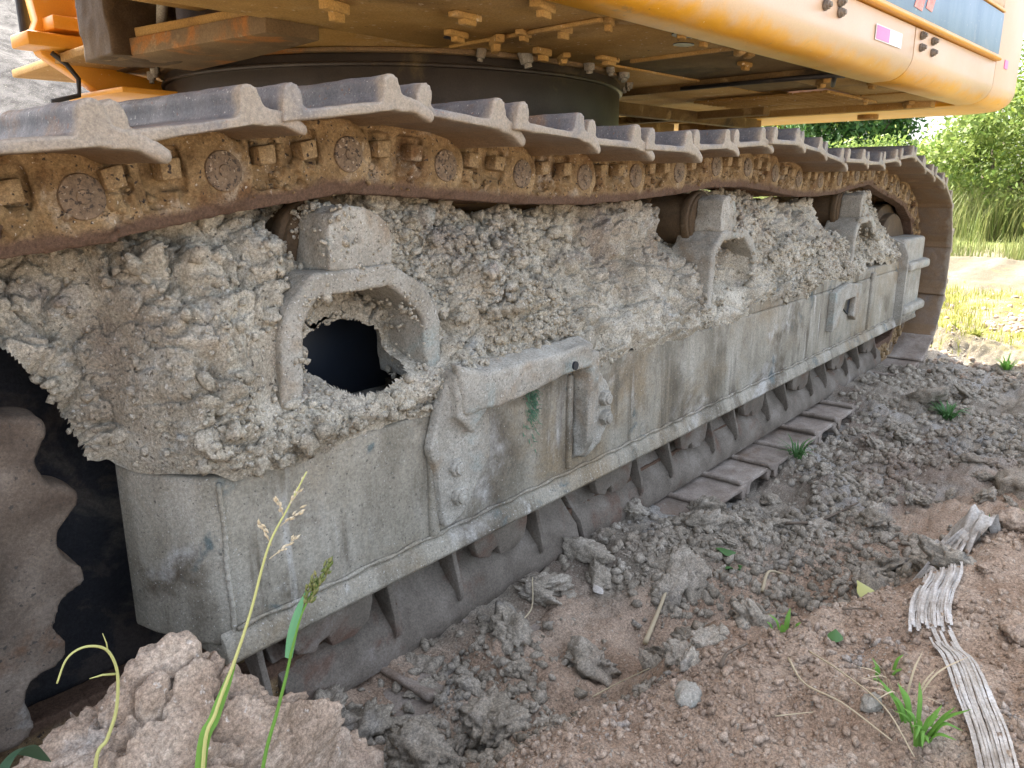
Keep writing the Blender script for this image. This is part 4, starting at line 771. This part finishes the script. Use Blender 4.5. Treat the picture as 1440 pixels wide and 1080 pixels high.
# generic tuft of blades
def tuft(label, x, y, n, L0, w_, mt, spread=.8, seed=1, cat='grass'):
    r = random.Random(seed); z = gz(x, y)-.005; t = thing('grass_tuft', label, cat, (x, y, z))
    for i in range(n):
        a = r.uniform(0, 6.283); l = L0*r.uniform(.5, 1.1); d = Vector((math.cos(a), math.sin(a), 0)); b = d*r.uniform(0, .02); lean = r.uniform(.2, spread)
        pts = curve([b, b+d*l*lean*.35+Vector((0, 0, l*.45)), b+d*l*lean+Vector((0, 0, l*r.uniform(.35, .75)))], 5)
        m = MB().ribbon(pts, blade_w(len(pts), w_*r.uniform(.7, 1.2)), d.cross(Vector((0, 0, 1))))
        o = bpy.data.objects.new('blade', m.mesh('blade', mt, smooth=True)); COL.objects.link(o); o.parent = t
    return t
tuft('bright green broad-bladed grass tuft at the lower right by the sacking', .965, -.865, 20, .085, .0036, M_GRASS, .95, 1)
tuft('dry straw-coloured grass tuft just behind the green tuft', 1.02, -.835, 12, .10, .0014, M_STRAW, .9, 2)
tuft('tiny bright green seedling on the bank edge', 1.17, -.62, 5, .05, .0045, M_GRASS, .8, 3, 'seedling')
tuft('small pale green sprout between the seedling and the sacking', 1.10, -.79, 6, .07, .0032, M_GRASS, .5, 4, 'seedling')
tuft('dark green weed in the shade beyond the trench', 3.41, -.45, 34, .10, .006, M_DGRASS, .9, 5, 'weed')
tuft('dark green grass beside the exposed track shoes', 2.50, -.17, 36, .10, .003, M_DGRASS, .9, 6)
tuft('thin green grass behind the torn sacking', 2.35, -.76, 40, .09, .003, M_DGRASS, .9, 7)
tuft('green grass at the right edge above the round stone', 2.3, -.86, 30, .08, .003, M_GRASS, .9, 8)
tuft('small green leaf sprouting in the middle of the trench', 1.64, -.33, 4, .045, .008, M_DGRASS, .9, 9, 'seedling')
tuft('grass at the shadow edge on the far right', 4.5, -.50, 40, .12, .004, M_GRASS, .9, 10)
tuft('sunlit yellow weed by the end of the track', 5.2, -.25, 40, .10, .007, M_LEAVES[2], .9, 11, 'weed')
tuft('sunlit yellow weed further out on the right', 5.7, -.05, 40, .10, .007, M_LEAVES[2], .9, 12, 'weed')
m = MB(); r = random.Random(77)
for i in range(260):
    x = 1.205+r.gauss(0, .012); z = -.405-abs(r.gauss(0, .045)); l = r.uniform(.004, .012); b = Vector((x, -.051, z)); d = Vector((r.uniform(-.5, .5), -r.uniform(.2, 1), r.uniform(-1.2, .3))).normalized()
    m.ribbon([b, b+d*l*.5, b+d*l], [.0012, .0010, .0002], (1, 0, .3))
o = obj('moss_streak', m.mesh('moss_streak', leafmat('moss', (.07, .16, .10), (.14, .24, .14), .2))); tag(o, 'dark green streak of moss hanging under the step bracket on the frame', 'moss', kind='stuff')
# torn woven sacking
def gzs(x, y): return sum(gz(x+a, y+b) for a in (-.04, -.02, 0, .02, .04) for b in (-.03, -.015, 0, .015, .03))/25
sk = thing('torn_sacking', 'weathered torn strip of woven plastic sacking lying on the near bank', 'sacking', (1.3, -.8, gz(1.3, -.8)))
r = random.Random(9)
def strip(ctl, n, spread, w_, wav=.006, nm='strand'):
    for i in range(n):
        off = (i-(n-1)/2)*spread; pts = []
        for (x, y, h) in curve([(a, b, c) for a, b, c in ctl], 9):
            o_ = Vector((VIEW_SIDE[0], VIEW_SIDE[1], 0))*(off+.0012*math.sin(i*2.3+len(pts)*.11))
            pts.append(Vector((x, y, 0))+o_)
        pts = [Vector((p.x, p.y, gzs(p.x, p.y)+.009+h_+wav*.5*math.sin(k*.16+i*1.3))) for k, (p, h_) in enumerate(zip(pts, [q[2] for q in curve([(a, b, c) for a, b, c in ctl], 9)]))]
        a0 = r.randint(0, 3); a1 = len(pts)-r.randint(0, 5)
        pts = pts[a0:a1]
        ob = obj(nm, MB().ribbon(pts, [w_*r.uniform(.75, 1.2) for _ in pts], VIEW_SIDE, fold=r.uniform(-.8, .8)).mesh(nm, M_SACK, smooth=True)); ob.parent = sk; ob.matrix_parent_inverse = Matrix.Translation(-sk.location)
strip([(.90, -.965, 0), (.99, -.94, .002), (1.07, -.91, .004), (1.16, -.875, .003), (1.30, -.82, .0)], 15, .0030, .0019, .0025)
strip([(1.28, -.815, 0), (1.34, -.80, .003), (1.42, -.79, .006), (1.52, -.785, .004), (1.66, -.76, .01), (1.80, -.765, .02)], 17, .0042, .0024, .008)
strip([(1.60, -.70, 0), (1.72, -.72, .01), (1.82, -.78, .03), (1.90, -.80, .02)], 12, .005, .003, .01)
m = bmesh.new(); bmesh.ops.create_grid(m, x_segments=40, y_segments=30, size=1); q = MB(); q.bm.free(); q.bm = m
def crumple(P): return 0*P[:, 0]
me = q.mesh('crumpled_cloth', M_SACK, smooth=True); Pn = np.array([v.co[:] for v in me.vertices]); a = Pn[:, 0]; b = Pn[:, 1]
xx = 1.84+a*.07+b*.035+.02*vnoise(Pn, 2, 3); yy = -.775+b*.05-a*.03; zz = np.array([gz(p, q_) for p, q_ in zip(xx, yy)])+.035+.028*fbm(Pn, 1.8, 4, 5)+.012*np.sin(a*9+b*5)-.035*(a*a+b*b)*.6
me.vertices.foreach_set('co', np.stack([xx, yy, zz], 1).astype(np.float32).ravel()); me.update(); ob = obj('crumpled_cloth', me); ob.parent = sk; ob.matrix_parent_inverse = Matrix.Translation(-sk.location)
# twigs, roots and straw
def twig(label, pts, rad, mt, name='twig', cat='twig'):
    P_ = [Vector((x, y, gz(x, y)+h)) for x, y, h in pts]; c = curve(P_, 6); o = obj(name, MB().tube(c, taper(len(c), rad, rad*.5), 6).mesh(name, mt, smooth=True)); tag(o, label, cat); return o
twig('thin pale forked twig in the trench near the guard', [(1.0, -.20, .012), (1.04, -.15, .02), (1.12, -.12, .03), (1.16, -.09, .05)], .0022, M_STRAW)
twig('pale bent root lying in the middle of the trench', [(1.26, -.31, .012), (1.31, -.30, .018), (1.37, -.29, .02), (1.40, -.28, .028)], .006, M_STRAW, 'root', 'root')
twig('short pale curled twig by the green leaf', [(1.60, -.42, .012), (1.66, -.41, .018), (1.72, -.425, .012)], .0045, M_STRAW)
twig('long grey stick lying across the far trench', [(1.98, -.33, .02), (2.10, -.38, .02), (2.26, -.44, .022)], .005, M_BARK)
twig('grey splinter of wood at the bank edge', [(.985, -.59, .012), (1.02, -.585, .016), (1.06, -.60, .014)], .0035, M_BARK)
twig('small brown stick on the bank left of the sacking', [(1.27, -.68, .01), (1.28, -.70, .012), (1.285, -.725, .01)], .0022, M_BARK)
twig('long straw stem leaning over the bank to the green tuft', [(1.10, -.68, .012), (1.03, -.75, .02), (.97, -.82, .025), (.92, -.87, .02)], .0016, M_STRAW, 'straw_stem', 'straw')
twig('curved grey-green dry stem below the straw stem', [(1.06, -.665, .01), (1.0, -.71, .012), (.97, -.77, .014), (.94, -.84, .012)], .0018, M_STRAW, 'straw_stem', 'straw')
twig('fine straw bit lying left of the tuft', [(.92, -.70, .008), (.95, -.74, .010)], .001, M_STRAW, 'straw_stem', 'straw')
twig('pale straw lying beside the bank edge in the trench', [(.99, -.36, .01), (1.03, -.38, .012), (1.06, -.43, .01)], .0016, M_STRAW, 'straw_stem', 'straw')
def leaf(label, x, y, l, w_, a, mt, name='fallen_leaf'):
    z = gz(x, y)+.012; d = Vector((math.cos(a), math.sin(a), .2)); p = [Vector((x, y, z))+d*l*t+Vector((0, 0, -.2*l*t*t)) for t in np.linspace(-.5, .5, 8)]
    o = obj(name, MB().ribbon(p, [w_*math.sin(math.pi*min(.98, .04+t)) for t in np.linspace(0, 1, 8)], d.cross(Vector((0, 0, 1))), .35).mesh(name, mt, smooth=True)); tag(o, label, 'leaf')
leaf('dry yellow-green curled leaf on the bank', 1.44, -.68, .07, .02, .9, M_STEM); leaf('dark green fallen leaf in the trench', 1.66, -.30, .05, .022, 2.2, M_DGRASS); leaf('grey folded flake by the upright dark lump', 1.30, -.165, .035, .012, 1.2, M_SACK); leaf('dark bluish fallen leaf on the bank', 1.17, -.70, .03, .012, .3, M_DGRASS)

# ------------------------------------------------------------------ background plants
def leaf_cloud(C, Rr, n, size, seed, flat=.5, clump=.34):
    """leaf-sized faces gathered in clumps through the crown's volume"""
    g = np.random.default_rng(seed); nc = max(8, n//160); d = g.normal(size=(nc, 3)); d /= np.linalg.norm(d, axis=1)[:, None]; rad = g.random(nc)**.38
    cc = d*rad[:, None]; k = g.integers(0, nc, n); P_ = cc[k]+g.normal(size=(n, 3))*clump*g.uniform(.5, 1, (nc, 1))[k]*.55
    P_ = P_*np.array(Rr)*(1+.22*fbm(cc[k]+seed, 1.5, 2, seed))[:, None]+np.array(C); P_[:, 2] = np.maximum(P_[:, 2], -.85)
    u = g.normal(size=(n, 3)); u /= np.linalg.norm(u, axis=1)[:, None]; v_ = np.cross(u, g.normal(size=(n, 3))); v_ /= np.linalg.norm(v_, axis=1)[:, None]
    s_ = size*g.uniform(.6, 1.3, n)[:, None]; V = np.stack([P_-u*s_, P_+v_*s_*.45, P_+u*s_, P_-v_*s_*.45], 1).reshape(-1, 3)
    return V, np.arange(4*n).reshape(n, 4)
def plant(name, label, cat, x, y, h, w_, mt, n, size, seed, trunk=.0, dw=None, group=None):
    z0 = float(gz(x, y)); t = thing(name, label, cat, (x, y, z0), group); cz = z0+h*(.55 if trunk == 0 else .62); rz = h*.5 if trunk == 0 else h*.40
    V, Fc = leaf_cloud((x, y, cz), (dw or w_, w_, rz), n, size, seed)
    o = obj('crown', mesh_from('crown', V, Fc, mt, False), t)
    m = MB(); r = random.Random(seed)
    m.tube([(x, y, z0-.1), (x+.05, y, z0+h*.25), (x-.05, y+.05, z0+h*.55)], [.02*h+.02, .015*h+.02, .01*h], 8)
    for k in range(6):
        a = r.uniform(0, 6.28); zz = z0+h*r.uniform(.1, .4); m.tube([(x, y, zz), (x+math.cos(a)*w_*.4, y+math.sin(a)*w_*.4, zz+h*.18), (x+math.cos(a)*w_*.7, y+math.sin(a)*w_*.7, zz+h*.38)], [.012*h, .008*h, .004*h], 6)
    obj('trunk', m.mesh('trunk', M_BARK, smooth=True), t); return t
def az(u, dist): a = yaw-math.atan((u-720)/1115.7); return dist*math.cos(a), -1+dist*math.sin(a)
BUSH = [  # image-independent list: x, y, height, half width, leaf kind, leaves, label
 (15.6, 1.35, 2.3, 1.25, 3, 9000, 'pale green bush rising from the long grass behind the track end'),
 (17.8, .75, 3.5, 1.6, 0, 15000, 'tall leafy green bush behind the rounded counterweight corner'),
 (14.6, -.55, 2.9, 1.2, 0, 11000, 'leafy green bush at the right edge of the picture'),
 (12.9, -.15, 1.75, .62, 2, 4500, 'small yellow-leaved bush at the right edge'),
 (18.2, 2.9, 1.75, 1.2, 0, 8000, 'low green bush under the gap of open sky'),
 (20.5, 4.6, 1.8, 1.6, 3, 7000, 'low pale bush left of the gap of open sky'),
 (17.5, -1.6, 3.6, 1.5, 0, 9000, 'large green bush far out on the right'),
]
for i, (x, y, h, w_, k, n, lab) in enumerate(BUSH): plant('bush', lab, 'bush', x, y, h, w_, M_LEAVES[k], n, .055, 100+i)
for i, (x, y, h, w_, k, n, lab) in enumerate([(27.5, 7.3, 6.0, 1.9, 1, 13000, 'dark green tree with a forked trunk seen under the counterweight'), (33, 11.0, 6.0, 3.4, 0, 9000, 'far green tree left of the dark tree'), (34, 17, 5, 4, 3, 7000, 'distant pale tree seen below the machine body')]):
    plant('tree', lab, 'tree', x, y, h, w_, M_LEAVES[k], n, .11, 200+i, trunk=1)
# long grass beyond the dirt track: too many blades to count
def grass_field(name, label, n, xr, yr, h0, h1, w_, mt, seed, keep=None):
    g = np.random.default_rng(seed); x = g.uniform(*xr, n); y = g.uniform(*yr, n); Pn = np.stack([x, y, x*0], 1); d = fbm(Pn, .8, 3, seed); m = d > -.35+.5*(g.random(n)-.5)
    if keep is not None: m &= keep(x, y, g)
    x, y, d = x[m], y[m], d[m]; n = len(x); z = ground_z(x, y)-.03; h = g.uniform(h0, h1, n)*(1+.35*d); a = g.uniform(0, 6.283, n); l = h*g.uniform(.1, .6, n)
    b = np.stack([x, y, z], 1); u = np.stack([np.cos(a+1.57), np.sin(a+1.57), a*0], 1)*w_; dr = np.stack([np.cos(a), np.sin(a), a*0], 1)
    mid = b+dr*(l*.3)[:, None]+np.stack([a*0, a*0, h*.6], 1); tip = b+dr*l[:, None]+np.stack([a*0, a*0, h], 1)
    V = np.stack([b-u, b+u, mid+u*.7, mid-u*.7, tip], 1).reshape(-1, 3); k = np.arange(n)[:, None]*5
    Fq = np.concatenate([k+np.array([[0, 1, 2]]), k+np.array([[0, 2, 3]]), k+np.array([[3, 2, 4]])]); o = obj(name, mesh_from(name, V, Fq, mt, False)); tag(o, label, 'grass', kind='stuff')
grass_field('long_grass', 'long pale green grass beyond the dirt track', 46000, (12.9, 19), (-3, 6.5), .45, 1.05, .006, M_FIELD, 1)
grass_field('long_grass_far', 'far meadow grass seen under the machine', 22000, (19, 40), (2, 24), .4, .9, .012, M_FIELD, 4)
grass_field('verge_grass', 'short sunlit yellow-green grass and weeds between the track end and the dirt track', 22000, (4.7, 9.2), (-2.2, 2.2), .03, .10, .004, M_LEAVES[2], 2, lambda x, y, g: (fbm(np.stack([x, y, x*0], 1), 1.6, 3, 9) > .12))
grass_field('verge_edge_grass', 'green tufts where the dirt track meets the long grass', 9000, (11.8, 13.2), (-3, 5), .12, .4, .006, M_FIELD, 3)
grass_field('spoil_bank_grass', 'dark green grass on the spoil bank behind the machine', 16000, (-1, 8), (7.0, 7.8), .12, .3, .01, M_DGRASS, 6)
